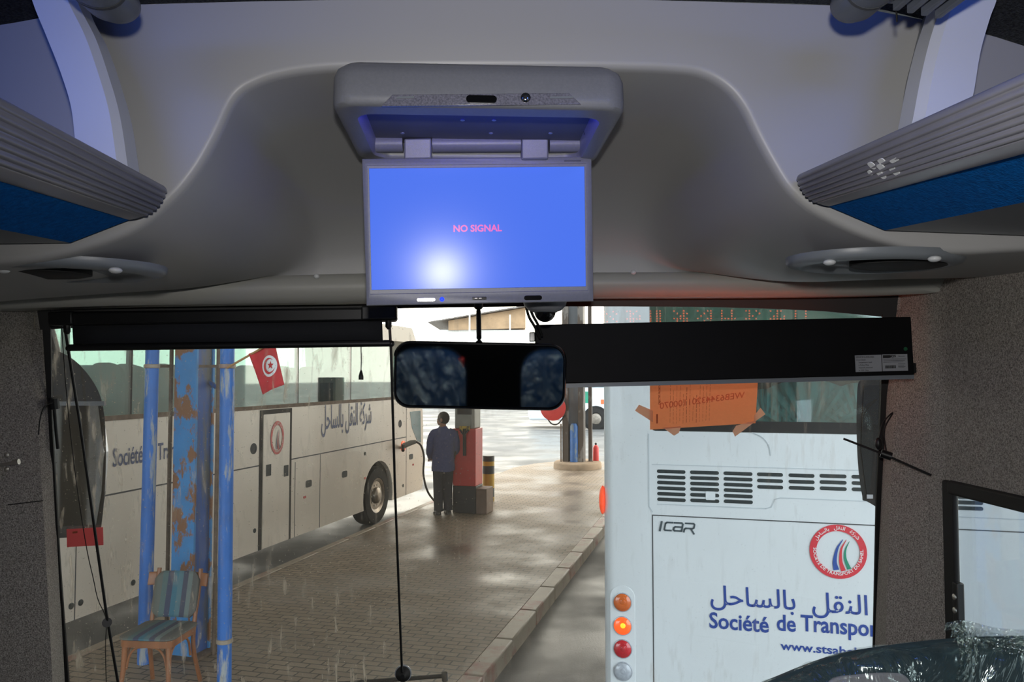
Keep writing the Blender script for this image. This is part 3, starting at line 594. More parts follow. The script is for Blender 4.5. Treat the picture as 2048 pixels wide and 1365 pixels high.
# ================================================================ roller sun blind on the left half of the windscreen
YB = 1.94
bl = thing('roller_sun_blind', 'black roller sun blind, rolled nearly up, with long guide rods on the left windscreen', 'sun blind', PY(440, 640, YB))
q = [PY(102, 652, YB - .01), PY(792, 642, YB - .01), PY(792, 614, YB - .01), PY(96, 624, YB - .01)]
MB().hexa(q + [p + Y * .05 for p in q]).build('cassette', M['black'], bl, bevel=.006)
q = [PY(722, 641, YB - .022), PY(794, 640, YB - .022), PY(793, 611, YB - .022), PY(722, 612, YB - .022)]
MB().hexa(q + [p + Y * .03 for p in q]).build('end_block', M['black'], bl, bevel=.004)
q = [PY(96, 652, YB - .02), PY(144, 650, YB - .02), PY(144, 622, YB - .02), PY(94, 624, YB - .02)]
MB().hexa(q + [p + Y * .03 for p in q]).build('end_block', M['black'], bl, bevel=.004)
MB().grid([[PY(144 + 620 * i / 12, 640 - 6 * i / 12, YB + .006 * math.sin(i)), PY(147 + 619 * i / 12, 695 - 7 * i / 12, YB + .004)] for i in range(13)]).build('cloth', M['blind'], bl, True, solid=.001)
MB().tube([PY(138, 696, YB), PY(780, 687, YB)], .0085, 12).build('bottom_bar', M['black'], bl, True)
q = [PY(150, 688, YB - .006), PY(766, 680, YB - .006), PY(766, 684, YB - .006), PY(150, 692, YB - .006)]
MB().hexa(q + [p + Y * .006 for p in q]).build('bar_cap', M['gloss'], bl)
MB().tube([PY(129, 650, YB), PW(160, 850, .04), PW(213, 1230, .04), PW(245, 1420, .04)], .0035, 8).build('guide_rod', M['black'], bl, True)
MB().tube([PY(778, 636, YB), PY(782, 700, YB), PW(790, 980, .05), PW(804, 1345, .035)], .0036, 8).build('guide_rod', M['black'], bl, True)
for px, py in ((134, 660), (777, 650)): MB().tube([PY(px, py - 18, YB), PY(px, py + 4, YB), PY(px + 1, py + 9, YB)], [.008, .008, .004], 10).build('rod_socket', M['black'], bl, True)
for px, py in ((138, 697), (783, 688)): MB().ball(PY(px, py, YB), .008).build('rod_slider', M['black'], bl, True)
MB().tube([PW(214, 1246, .045), PW(214, 1246, .015)], .012, 12).build('rod_clip', M['black'], bl, True)
c = PW(806, 1349, .012); MB().lathe(c, -Y, [(.021, -.004), (.021, .004), (.012, .012), (.006, .02)], 20).build('suction_cup', M['rubber'], bl, True)
MB().lathe(c, -Y, [(.024, -.006), (.024, -.003)], 20).build('cup_rim', M['clearlens'], bl, True)
MB().tube([PY(722, 690, YB), PY(722.5, 722, YB), PY(722, 744, YB)], .0012, 6).build('pull_cord', M['rubber'], bl)
MB().lathe(PY(722, 760, YB), Z, [(.006, 0), (.0062, .008), (.003, .020), (.0015, .024)], 12).build('cord_bell', M['black'], bl, True)
w_ = smooth_path([PY(123, 652, YB), PW(134, 800, .02), PW(152, 960, .02), PW(172, 1090, .02), PW(187, 1160, .02), PW(196, 1200, .02), PW(212, 1240, .02), PW(211, 1300, .02), PW(214, 1420, .02)], 60)
tag(MB().tube(w_, .0011, 6).build('slack_cord', M['rubber'], None, True), 'thin wavy dark cord hanging beside the left guide rod', 'cord')
# wiper outside, low on the glass
wp = thing('wiper_blade', 'black wiper blade lying low outside the windscreen', 'wiper', PW(800, 1368, -.03))
MB().tube([PW(640, 1372, -.04), PW(730, 1365, -.04), PW(886, 1353, -.04)], .006, 8).build('blade', M['rubber'], wp, True)
MB().tube([PW(889, 1347, -.04), PW(890, 1362, -.04)], .009, 10).build('end_clip', M['black'], wp, True)

# ================================================================ rear-view mirror, dome camera
YM = 1.73
rm = thing('rear_view_mirror', 'wide black-framed rear-view mirror hanging in the middle of the windscreen', 'mirror', PY(960, 683, YM))
cm = PY(960, 752, YM); roll = math.radians(1.1); tilt = math.radians(7)
_d = (cm - CC) / np.linalg.norm(cm - CC); _r = V3(-.08, -1.1, 2.13) - cm; _r /= np.linalg.norm(_r); _nm = _r - _d; _nm /= np.linalg.norm(_nm)   # turned to show the seats behind
yawm = math.atan2(_nm[0], -_nm[1]); tilt = -math.asin(_nm[2])
uu = V3(math.cos(yawm) * math.cos(roll), math.sin(yawm) * math.cos(roll), -math.sin(roll)); vv = np.cross(_nm, uu); uu = np.cross(vv, _nm); uu /= np.linalg.norm(uu); vv /= np.linalg.norm(vv)
nn = np.cross(uu, vv); sgn_ = 1 if nn[1] < 0 else -1; nn = nn * sgn_
fr = lambda a, b, c=0: cm + uu * a + vv * b + nn * c
k = YM / F * 1.0
wM, hM = 344 * k, 134 * k
R = lambda g, c: [fr(a, b, c) for a, b in rr(wM - g, hM - g, .036 - g / 3, 8)]
m = MB(); m.loft([R(.03, -.022), R(.008, -.018), R(0, -.008), R(0, .004), R(.005, .008), R(.010, .008), R(.014, .003)], False); m.f.append(tuple(range(36))); m.build('mirror_frame', M['gloss'], rm, True, angle=50)
MB().add(R(.012, .0035), [tuple(range(36))]).build('mirror_glass', M['mirror'], rm)
ctop = PY(957, 618, 1.86)
MB().tube([fr(-.004, hM / 2 - .002, -.008), fr(-.004, hM / 2 + .01, -.008), ctop + V3(0, 0, -.006)], [.010, .0058, .0058], 12).build('mirror_stem', M['black'], rm, True)
MB().lathe(ctop + V3(0, 0, .025), -Z, [(.02, -.02), (.02, .004), (.011, .012), (.011, .022), (.006, .027)], 16).build('stem_mount', M['black'], rm, True)
dc_ = thing('dome_camera', 'grey dome camera with a shiny dark dome under the monitor', 'camera', PY(1090, 612, 1.62))
c = PY(1090, 604, 1.62)
MB().lathe(c + Z * .012, -Z, [(.046, -.02), (.046, .008), (.043, .020), (.034, .030), (.022, .034)], 28).build('camera_base', M['monitor'], dc_, True)
MB().ball(c - Z * .020, (.0225, .0225, .0225), 24, 16).build('dome', M['gloss'], dc_, True)
MB().lathe(c - Z * .017, -Z, [(.026, 0), (.026, .004), (.022, .006)], 24).build('dome_ring', M['rim'], dc_, True)
MB().tube(smooth_path([PY(1052, 612, 1.66), PY(1058, 634, 1.7), PY(1070, 655, 1.76), PY(1080, 676, 1.80)], 16), .0032, 8).build('cable', M['rubber'], dc_, True)
MB().tube(smooth_path([PY(1058, 612, 1.66), PY(1066, 632, 1.7), PY(1076, 650, 1.76), PY(1084, 672, 1.80)], 16), .0032, 8).build('cable', M['rubber'], dc_, True)

# ================================================================ destination display
YD = 1.835
ds = thing('destination_display', 'long black destination display box across the right of the windscreen', 'display sign', PY(1450, 705, YD))
q = [PY(1074, 768, YD - .01), PY(1829, 750, YD - .03), PY(1822, 634, YD - .03), PY(1070, 651, YD - .01)]
q[1] = PX(1829, 750, 1.078); q[2] = PX(1822, 634, 1.074); q[1] = PY(1829, 750, 1.80); q[2] = PY(1822, 634, 1.80); q[0] = PY(1074, 769, 1.845); q[3] = PY(1070, 650, 1.845)
dn = np.cross(q[1] - q[0], q[3] - q[0]); dn /= np.linalg.norm(dn); dn = dn if dn[1] < 0 else -dn
MB().hexa(q + [p - dn * .05 for p in q]).build('display_case', M['display'], ds, bevel=.002)
lo, ro = q[0], q[1]; up = (q[3] - q[0]); rt = (q[1] - q[0]); HD = np.linalg.norm(up); WD = np.linalg.norm(rt)
fd = lambda a, b, c=0: q[0] + (rt / WD) * a + up / HD * b + dn * c
MB().box((-.002, -.010, -.045), (WD + .002, .000, -.006), fd).build('bottom_rail', M['rim'], ds)
MB().box((WD - .001, .004, -.03), (WD + .008, .028, -.004), fd).build('end_bracket', M['black'], ds, bevel=.002)
m = MB(); m.box((-.014, HD * .72, -.03), (.0, HD * .88, -.008), fd); m.build('cable_gland', M['gloss'], ds, bevel=.002)
pxd = lambda x, y: (lambda p: (float((p - q[0]) @ rt / WD), float((p - q[0]) @ up / HD)))(P(x, y, dn, float(dn @ q[0])))
def lab(x0, y0, x1, y1):
    a, b = pxd(x0, y1), pxd(x1, y0); return a[0], a[1], b[0], b[1]
def prnt(m, body, x, y, size, par=None, bold=.01, sxx=.9): m.text(body, size, lambda a, b, c=0: fd(x + a, y + b, .0017), bold, sxx)
x0, y0, x1, y1 = lab(1711, 705, 1762, 740)
lb = MB().box((x0, y0, 0), (x1, y1, .0012), fd).build('service_label', M['label'], ds); lb['label'] = 'silver label headed SERVICE GUIDELINES'
m = MB(); h = y1 - y0; w = x1 - x0
prnt(m, 'SERVICE GUIDELINES', x0 + .0015, y1 - .0065, .0058, sxx=.80); prnt(m, 'Check details', x0 + .002, y1 - .0125, .0046)
for i, t in enumerate(('Temperature Level', 'is Define Okay', 'Visual all connected', 'at 220V Okay')): prnt(m, t, x0 + .007, y1 - .0185 - i * .0062, .0046)
m.build('label_print', M['ink'], lb)
x0, y0, x1, y1 = lab(1765, 703, 1814, 738)
lb = MB().box((x0, y0, 0), (x1, y1, .0012), fd).build('maker_label', M['label'], ds); lb['label'] = 'silver label with a black logo and barcode'
m = MB(); w = x1 - x0; h = y1 - y0
m.prism([fd(x0 + w * a, y0 + h * b, .0014) for a, b in ((.03, .96), (.32, .96), (.36, .82), (.26, .78), (.03, .78))], dn * .0003)
m.text('sys', .0105, lambda a, b, c=0: fd(x0 + w * .33 + a, y0 + h * .83 + b, .0017), .03, 1.0); prnt(m, 'Electronic', x0 + w * .64, y0 + h * .84, .0042)
for i in range(3): m.box((x0 + w * .04, y0 + h * (.70 - i * .09), .0012), (x0 + w * (.95 - .06 * i), y0 + h * (.72 - i * .09), .0015), fd)
random.seed(3); xx = x0 + w * .10
while xx < x0 + w * .52:
    b = random.choice((.0004, .0008, .0012)); m.box((xx, y0 + h * .16, .0012), (xx + b, y0 + h * .34, .0015), fd); xx += b + random.choice((.0004, .0007))
for i in range(4): m.box((x0 + w * .62, y0 + h * (.40 - .075 * i), .0012), (x0 + w * (.9 - .05 * (i % 2)), y0 + h * (.42 - .075 * i), .0015), fd)
m.build('label_print', M['ink'], lb)
a, b = pxd(1811, 693); MB().lathe(fd(a, b, 0), dn, [(.0045, 0), (.0045, .001), (.002, .0014)], 14).build('green_dot', M['greendot'], ds, True)
# its lit dots face the road; only their reflection in the windscreen is seen
m = MB(); random.seed(11)
for k in range(9):
    bx = .20 + k * .062
    for i in range(5):
        for j in range(-8, 7):
            if (i + j * (1 + k % 3)) % 3 == 0 or (j in (0, 3) and k % 2) or i == k % 5: m.box((bx + i * .0085, HD - .058 + j * .0078, -.0525), (bx + i * .0085 + .004, HD - .058 + j * .0078 + .004, -.0505), fd)
m.build('lit_dots', M['amberled'], ds)['kind'] = 'stuff'

# ================================================================ papers on the glass
pp = thing('orange_paper', 'orange printed sheet taped to the windscreen below the destination display', 'paper', PW(1408, 800, .012))
def wquad(pts, off, thick=.0006): 
    p = [PW(x, y, off) for x, y in pts]; return MB().add(p, [tuple(range(len(p)))]) if thick == 0 else MB().prism(p, Y * thick)
PAP = [(1300, 742), (1517, 738), (1511, 847), (1300, 860)]
sheet = wquad(PAP, .010, 0).build('sheet', M['paper'], pp)
for t in ([(1270, 822), (1278, 810), (1306, 822), (1306, 845)], [(1326, 856), (1362, 853), (1358, 866), (1348, 872)], [(1465, 863), (1472, 852), (1496, 845), (1513, 842), (1470, 874)], [(1508, 832), (1521, 816), (1531, 829), (1508, 845)]):
    wquad(t, .013, 0).build('tape', M['tape'], pp)
pw = [PW(x, y, .0125) for x, y in PAP]
fp = lambda a, b, c=0: pw[0] * (1 - a) * (1 - b) + pw[1] * a * (1 - b) + pw[3] * (1 - a) * b + pw[2] * a * b    # a to the right, b downwards, 0..1
m = MB(); m.text('WEB63443201100070', .100, lambda a, b, c=0: fp(.885 - a * 1.09, .52 + .15 * (a / .8) - b * 1.55), .012, .80); m.build('number_print', M['papink2'], sheet)
m = MB(); m.text('OBJECTIFS PRIORITAIRES', .034, lambda a, b, c=0: fp(.098 - b * .75 + .0, .58 - a * 1.15), .02, .95); m.build('heading_print', M['papink'], sheet); m = MB()
random.seed(5)
for i in range(13):
    a = .19 + i * .031; t0 = .93 - .05 * random.random(); lng = random.uniform(.3, .85) if i % 3 else .9
    tt = t0
    while tt > t0 - lng and tt > .02:
        s_ = random.uniform(.03, .09); w_ = .0042 if i in (5, 8) else .0022
        m.add([fp(a, tt), fp(a + w_, tt), fp(a + w_, tt - s_), fp(a, tt - s_)], [(0, 1, 2, 3)]); tt -= s_ + .018
m.build('small_print', M['papink'], sheet); MB().add([fp(.06, .74), fp(.075, .74), fp(.075, .90), fp(.06, .90)], [(0, 1, 2, 3)]).build('stamp_print', M['papink'], sheet)
rp_ = wquad([(133, 1059), (206, 1055), (207, 1091), (134, 1095)], .010, 0).build('red_slip', M['redpaper']); tag(rp_, 'small red paper slip stuck low on the left of the windscreen', 'paper')
m = MB(); a = [PW(x, y, .0125) for x, y in ((145, 1064), (155, 1063), (155, 1067), (145, 1068))]; m.add(a, [(0, 1, 2, 3)]); m.build('slip_mark', M['papink'], rp_)

# ================================================================ wing mirrors outside, aerial, small fittings
YW = 2.50
wm = thing('wing_mirror', 'large rounded black wing mirror outside the left edge of the windscreen', 'wing mirror', PY(150, 900, YW))
out = smooth_path([(60, 694), (100, 697), (150, 722), (190, 770), (207, 820), (212, 900), (209, 990), (201, 1062), (190, 1072), (60, 1080)], 60)
MB().loft([[PY(x, y, YW) for x, y in out], [PY(x, y, YW + .05) for x, y in out], [PY(100 + (x - 100) * .85, 890 + (y - 890) * .93, YW + .13) for x, y in out]]).build('housing', M['matblack'], wm, True, angle=45)
_m = V3(math.sin(.25), -math.cos(.25), 0); _k = float(_m @ PY(208, 905, YW - .008)); cg = [P(x, y, _m, _k) for x, y in ((40, 812), (196, 812), (208, 905), (203, 985), (192, 1050), (40, 1056))]
MB().prism(cg, Y * .03).build('mirror_glass', M['wingmirror'], wm)
MB().tube(smooth_path([PY(110, 720, YW + .04), V3(-1.36, 2.45, 3.0), V3(-1.32, 2.25, 3.28), V3(-1.22, 2.06, 3.335)], 16), .022, 10).build('mirror_arm', M['black'], wm, True)
q = [PY(60, 804, YW - .012), PY(208, 803, YW - .012), PY(208, 812, YW - .012), PY(60, 813, YW - .012)]
MB().hexa(q + [p + Y * .012 for p in q]).build('glass_frame', M['black'], wm)
MB().lathe(PY(179, 960, YW - .008), -Y, [(.006, 0), (.004, .004)], 12).build('side_repeater', M['lit'], wm, True)
wm2 = thing('wing_mirror', 'narrow dark wing mirror outside the right edge of the windscreen', 'wing mirror', PY(1740, 900, YW))
out = smooth_path([(1722, 760), (1715, 775), (1713, 850), (1716, 930), (1724, 990), (1732, 1003), (1790, 1003), (1790, 757)], 44)
MB().loft([[PY(x, y, YW + .0) for x, y in out], [PY(x, y, YW + .05) for x, y in out], [PY(1770 + (x - 1770) * .8, 880 + (y - 880) * .92, YW + .12) for x, y in out]]).build('housing', M['matblack'], wm2, True, angle=45)
MB().tube(smooth_path([PY(1770, 780, YW + .04), V3(1.40, 2.45, 3.0), V3(1.34, 2.25, 3.28), V3(1.22, 2.06, 3.335)], 16), .022, 10).build('mirror_arm', M['black'], wm2, True)
MB().prism([PY(x, y, YW - .003) for x, y in ((1728, 772), (1784, 770), (1784, 992), (1734, 990), (1722, 900))], Y * .002).build('mirror_glass', M['darkglass'], wm2)  # the dark reflection is painted in as a matt base colour
q = [PY(1734, 998, YW - .006), PY(1746, 998, YW - .006), PY(1746, 990, YW - .006), PY(1734, 990, YW - .006)]
MB().hexa(q + [p + Y * .003 for p in q]).build('marking', M['label'], wm2)
an = thing('whip_aerial', 'thin black whip aerial clamped to the right windscreen pillar', 'aerial', PY(1772, 911, 1.90))
MB().tube([PY(1687, 878, 1.93), PY(1772, 911, 1.90), PY(1862, 951, 1.82)], .0028, 8).build('rod', M['rubber'], an, True)
MB().tube([PY(1762, 907, 1.90), PY(1783, 914, 1.89)], .0105, 12).build('clamp', M['black'], an, True)
MB().ball(PY(1757, 888, 1.93), (.009, .008, .016)).build('cable_plug', M['black'], an, True)
MB().tube(smooth_path([PY(1757, 886, 1.93), PY(1764, 850, 1.93), PY(1775, 835, 1.93), PY(1786, 826, 1.93), PY(1772, 850, 1.925), PY(1768, 870, 1.92), PY(1773, 905, 1.90)], 30), .0018, 6).build('cable', M['rubber'], an, True)
lt = thing('door_latch', 'small steel latch bolt with two screws on the left carpeted wall', 'latch', PY(14, 926, 1.90))
MB().tube([PY(-30, 935, 1.885), PY(36, 925, 1.885)], .0042, 12).build('bolt', M['steel'], lt, True)
MB().tube([PY(26, 926, 1.885), PY(38, 924, 1.885)], .0068, 12).build('bolt_end', M['steel'], lt, True)
for py in (911, 939): MB().ball(PY(13, py, 1.90), (.005, .004, .006)).build('screw', M['steel'], lt, True)
sk = thing('cable_stay', 'small black stay with a loose lead on the left windscreen edge', 'stay', PW(108, 806, .02))
MB().tube([PW(107, 797, .02), PW(109, 818, .02)], .012, 10).build('stay_body', M['black'], sk, True)
MB().tube([PW(109, 820, .02), PW(112, 860, .02), PW(116, 898, .02)], .0042, 8).build('stay_rod', M['black'], sk, True)
MB().tube(smooth_path([PW(106, 806, .03), PY(88, 815, 1.95), PY(80, 840, 1.94), PY(77, 870, 1.94)], 16), .0014, 6).build('lead', M['rubber'], sk, True)


# ================================================================ seats: the front one at the lower right, others seen in the mirror
fs = thing('front_seat', 'dark teal front seat back wrapped in crumpled clear plastic at the lower right', 'seat', (.62, 1.15, 1.05))
top = smooth_path([(1440, 1480), (1475, 1400), (1500, 1368), (1560, 1341), (1630, 1313), (1700, 1292), (1800, 1277), (1900, 1267), (2000, 1263), (2120, 1265), (2240, 1290), (2330, 1350), (2360, 1480)], 60)
def seat_out(k, y, dz=0):
    o = [PY(x, py, 1.12) for x, py in top]; cxs = PY(1900, 1400, 1.12)
    return [V3(cxs[0] + (p[0] - cxs[0]) * k, y, cxs[2] + (p[2] - cxs[2]) * k + dz) for p in o] + [V3(cxs[0] + (o[-1][0] - cxs[0]) * k, y, 1.5), V3(cxs[0] + (o[0][0] - cxs[0]) * k, y, 1.5)]
MB().loft([seat_out(.80, 1.085), seat_out(.89, 1.092), seat_out(.96, 1.11), seat_out(.955, 1.15, -.016), seat_out(.90, 1.20, -.042), seat_out(.75, 1.22, -.055)]).build('backrest', M['seatdark'], fs, True, angle=60)
ip = smooth_path([(1645, 1400), (1665, 1362), (1720, 1351), (1780, 1348), (1815, 1356), (1838, 1400)], 24)
MB().prism([PY(x, y, 1.082) for x, y in ip], Y * .01).build('grey_pad', M['seatgrey'], fs, True, bevel=.003)
MB().box((.40, .95, 1.3), (.95, 1.12, 1.5)).build('cushion', M['seatdark'], fs, bevel=.03); MB().box((.58, 1.0, 1.05), (.78, 1.15, 1.3)).build('pedestal', M['black'], fs, bevel=.02)
rings = [seat_out(.6, 1.066), seat_out(.82, 1.066), seat_out(.92, 1.074), seat_out(.975, 1.098), seat_out(.97, 1.15, -.012), seat_out(.88, 1.22, -.048)]
random.seed(9)
rings = [[p + V3(random.uniform(-1, 1), random.uniform(-1, 1), random.uniform(-1, 1)) * .004 for p in r] for r in rings]
mfl = MB().loft(rings, True).build('plastic_wrap', M['film'], fs, True, sub=1); mfl['label'] = 'crumpled clear plastic film'
m = MB()
for k, pts in enumerate(([(1893, 1246), (1930, 1242), (1990, 1256), (2060, 1262)], [(1905, 1250), (1918, 1300), (1915, 1340), (1900, 1400)])):
    pa = [PY(x, y, 1.07 + .01 * math.sin(i * 2)) for i, (x, y) in enumerate(smooth_path(pts, 20))]
    for j in range(4):
        sh = V3(.006 * j, -.004 * (j % 2), -.008 * j if k == 0 else .001 * j)
        m.grid([[p + sh, p + sh + (V3(0, .006, -.013) if k == 0 else V3(.013, .008, 0))] for p in pa])
m.build('gathered_film', M['film'], fs, True, solid=.0008)
def seat(name, x, y, mat, label, group=None):
    r = thing(name, label, 'seat', (x, y, 1.05), 0, group)
    o = lambda k, yy, h=1.12: [V3(x + a * k, y + yy, 1.9 + (b) * k * (h / 1.12)) for a, b in rr(.44, .78, .14, 6)]
    MB().loft([o(.86, -.05), o(.97, -.03), o(1, .02), o(.97, .06), o(.84, .08)]).build('backrest', M[mat], r, True, angle=60)
    MB().box((x - .22, y, 1.40), (x + .22, y + .45, 1.54)).build('cushion', M[mat], r, bevel=.04); MB().box((x - .15, y + .05, 1.05), (x + .15, y + .35, 1.40)).build('pedestal', M['black'], r)
    MB().loft([o(1.0, -.065), o(1.03, -.02), o(1.03, .04), o(1.0, .095)]).build('plastic_wrap', M['filmthin'], r, True)
    MB().box((x + .14, y - .02, 2.18), (x + .21, y + .06, 2.24)).build('grab_handle', M['redpaint'], r, bevel=.01)
seat('passenger_seat', -.89, -1.1, 'seatblue', 'plastic-wrapped blue seat by the left wall, seen in the rear-view mirror')
seat('passenger_seat', -.38, -1.1, 'seatblue', 'plastic-wrapped blue aisle seat left of the aisle, seen in the rear-view mirror')
seat('passenger_seat', .38, -1.1, 'seatblue', 'plastic-wrapped blue aisle seat right of the aisle, seen in the rear-view mirror')
seat('passenger_seat', .89, -1.1, 'seatblue', 'plastic-wrapped blue seat by the right wall, seen in the rear-view mirror')

# ================================================================ OUTSIDE: ground, island, canopy
lo_ = lambda a, b, m, s0, s1, t0, t1, z0, z1: m.hexa([W(s0, t0, z0), W(s0, t1, z0), W(s1, t1, z0), W(s1, t0, z0), W(s0, t0, z1), W(s0, t1, z1), W(s1, t1, z1), W(s1, t0, z1)])
ob = lambda m, s0, s1, t0, t1, z0, z1: lo_(0, 0, m, s0, s1, t0, t1, z0, z1)
struct(MB().add([W(-30, -120, 0), W(-30, 120, 0), W(260, 120, 0), W(260, -120, 0)], [(0, 1, 2, 3)]).build('ground', M['asphalt']), 'grey wet asphalt road')
rootI = bpy.data.objects.new('x', None)
isl = [W(-4, -2.1, 0), W(18.5, -2.1, 0)] + [W(19.6 + 2.6 * math.sin(math.radians(a)), -3.75 - 1.68 * -math.cos(math.radians(a)) if False else -3.77 + 1.67 * math.cos(math.radians(a)), 0) for a in range(0, 181, 12)] + [W(18.5, -5.44, 0), W(-4, -5.44, 0)]
XFI = Matrix.Rotation(-TH, 4, 'Z')
iv = MB().prism(isl, Z * .15)
def build_rot(mb, name, mat, **k):                                  # mesh kept in the lanes' own axes so that bricks run along them
    o = mb.build(name, mat, None, **k); 
    o.data.transform(XFI.inverted()); o.matrix_world = XFI; return o
struct(build_rot(iv, 'floor_island', M['paving']), 'raised fuelling island of wet block paving')
for k in range(24):
    s0 = -3 + k * .92; m = ob(MB(), s0, s0 + .905, -2.1, -1.92, -.05, .155)
    tag(m.build('kerb_stone', M['kerb'], None, bevel=.015), 'worn reddish kerb stone along the right edge of the paved island', 'kerb stone', 'kerb stones along the island')
for k in range(24):
    s0 = -3 + k * .92; m = ob(MB(), s0, s0 + .905, -5.56, -5.44, -.05, .155)
    tag(m.build('kerb_stone', M['kerb'], None, bevel=.015), 'worn kerb stone along the left edge of the paved island', 'kerb stone', 'kerb stones on the coach side')
struct(ob(MB(), -9, 19.5, -10.5, 3.2, 5.5, 5.8).build('roof_canopy', M['roofsteel']), 'flat canopy roof over the fuelling lanes')

# ================================================================ coach on the left
K = -5.85
sz = lambda px, py: (lambda p: (float(p @ A), float(p[2])))(PT(px, py, K))
z_sk = (sz(300, 1188)[1] + sz(620, 1060)[1]) / 2; s_fr = sz(846, 930)[0]; z_w0 = (sz(210, 838)[1] + sz(600, 803)[1]) / 2
sw, zw = sz(757, 985)[0], .50
s_bk = s_fr - 13.2
co = thing('coach', 'dirty white coach with blue lettering refuelling on the left', 'coach', W((s_fr + s_bk) / 2, -7.1, 0), OR)
arc = lambda sc_, r, a0=180, a1=0, n=16: [(sc_ + r * math.cos(math.radians(a0 + (a1 - a0) * i / n)), zw + r * math.sin(math.radians(a0 + (a1 - a0) * i / n))) for i in range(n + 1)]
ra = .60
h = lambda r: math.sqrt(max(0, r * r - (zw - z_sk) ** 2))
a_s = math.degrees(math.asin((z_sk - zw) / ra)); s_rw = s_bk + 2.6
side_poly = [(s_bk, z_sk)] + arc(s_rw, ra, 180 - a_s, a_s) + arc(sw, ra, 180 - a_s, a_s) + [(s_fr - .06, z_sk), (s_fr, z_sk + .1), (s_fr, 1.6), (s_fr - .08, z_w0), (s_bk, z_w0)]
z_w1 = 3.22; up_poly = [(s_bk, z_w1), (s_fr - .36, z_w1), (s_fr - .6, 3.5), (s_bk + .2, 3.5), (s_bk, 3.3)]
MB().prism([W(a, K, b) for a, b in side_poly], -B * .08).prism([W(a, K - 2.42, b) for a, b in side_poly], -B * .08).prism([W(a, K, b) for a, b in up_poly], -B * .08).prism([W(a, K - 2.42, b) for a, b in up_poly], -B * .08).build('body_side', M['cream'], co, bevel=.0)
m = MB(); ob(m, s_bk, s_fr - .62, K - 2.4, K - .1, 3.3, 3.52); ob(m, s_bk + .02, s_bk + .1, K - 2.4, K - .1, z_sk, 3.4); m.build('roof', M['cream'], co)
m = MB(); ob(m, s_bk + .1, s_fr - .1, K - 2.2, K - .40, z_sk + .12, 1.35); m.build('underbody', M['dark'], co)
m = MB(); m.hexa([W(s_fr - .05, K - 2.4, .5), W(s_fr - .05, K - .1, .5), W(s_fr + .02, K - .1, .5), W(s_fr + .02, K - 2.4, .5), W(s_fr - .5, K - 2.4, 3.35), W(s_fr - .5, K - .1, 3.35), W(s_fr - .43, K - .1, 3.35), W(s_fr - .43, K - 2.4, 3.35)]); m.build('front_panel', M['cream'], co)
def patch(px, off=.004, thick=.004): return MB().prism([PT(x, y, K + off) for x, y in px], -B * thick)
z_w1 = 3.22
wins = [s_bk + .3 + 1.62 * i for i in range(8)]
for i in range(7):
    m = MB().prism([W(a, K + .008, b) for a, b in ((wins[i] + .01, z_w0), (min(wins[i + 1], s_fr - .5) - .01, z_w0), (min(wins[i + 1], s_fr - .5) - .01, z_w1), (wins[i] + .01, z_w1))], -B * .01)
    m.build('side_window', M['sideglass'], co)
m = MB(); 
for a, b in zip(wins, wins[1:]): m.prism([W(q, K + .004, z) for q, z in ((b - .02, z_w0), (b + .02, z_w0), (b + .02, z_w1), (b - .02, z_w1))], -B * .05).prism([W(q, K - 2.42, z) for q, z in ((b - .05, z_w0), (b + .05, z_w0), (b + .05, z_w1), (b - .05, z_w1))], -B * .05)
m.build('window_seal', M['rubber'], co)
MB().prism([W(a, K + .012, b) for a, b in ((s_bk + .3, z_w0 - .05), (s_fr - .5, z_w0 - .05), (s_fr - .5, z_w0), (s_bk + .3, z_w0))], -B * .014).build('waist_strip', M['rust'], co)
patch([(820, 824), (841, 822), (842, 886), (834, 882), (824, 856)]).build('front_quarter_window', M['cglass'], co)
MB().prism([W(a, K + .006, b) for a, b in ((s_fr - 1.2, 2.25), (s_fr - .2, 2.25), (s_fr - .42, 3.15), (s_fr - 1.2, 3.15))], -B * .008).build('front_side_window', M['sideglass'], co)
for k in range(13):
    for tt in (-.30, -.76, -1.62, -2.08):
        ss = s_bk + 1.0 + .82 * k; MB().loft([[W(ss + dy, K + tt + a * q, 2.15 + b * q) for a, b in rr(.42, 1.15, .14, 4)] for dy, q in ((0, .9), (.03, 1), (.09, .97), (.11, .85))]).build('seat', M['coachseat'], co, True)
zc_ = (sz(337, 968)[1] + sz(700, 896)[1]) / 2
sd0, sd1 = sz(521, 950)[0], sz(580, 950)[0]
m = MB()
for a0, a1 in ((s_bk + .1, sd0), (sd1, sz(812, 880)[0])): m.prism([W(a, K + .003, b) for a, b in ((a0, zc_ - .008), (a1, zc_ - .008), (a1, zc_ + .008), (a0, zc_ + .008))], -B * .005)
for px in (590,): s_ = sz(px, 950)[0]; m.prism([W(a, K + .003, b) for a, b in ((s_ - .006, z_sk), (s_ + .006, z_sk), (s_ + .006, zc_ - .05), (s_ - .006, zc_ - .05))], -B * .005)
for px in (640, 812): s_ = sz(px, 950)[0]; m.prism([W(a, K + .003, b) for a, b in ((s_ - .006, z_sk), (s_ + .006, z_sk), (s_ + .006, zc_ + (.9 if px == 812 else 0)), (s_ - .006, zc_ + (.9 if px == 812 else 0)))], -B * .005)
for px in (152, 300): s_ = sz(px, 1100)[0]; m.prism([W(a, K + .003, b) for a, b in ((s_ - .005, z_sk), (s_ + .005, z_sk), (s_ + .005, zc_), (s_ - .005, zc_))], -B * .005)
m.build('panel_joint', M['seam'], co)
dr = MB().prism([W(a, K + .008, b) for a, b in ((sd0 + .05, z_sk + .01), (sd1 - .03, z_sk + .01), (sd1 - .03, z_w0 - .12), (sd0 + .05, z_w0 - .12))], -B * .012).build('middle_door', M['cream'], co)
m = MB()
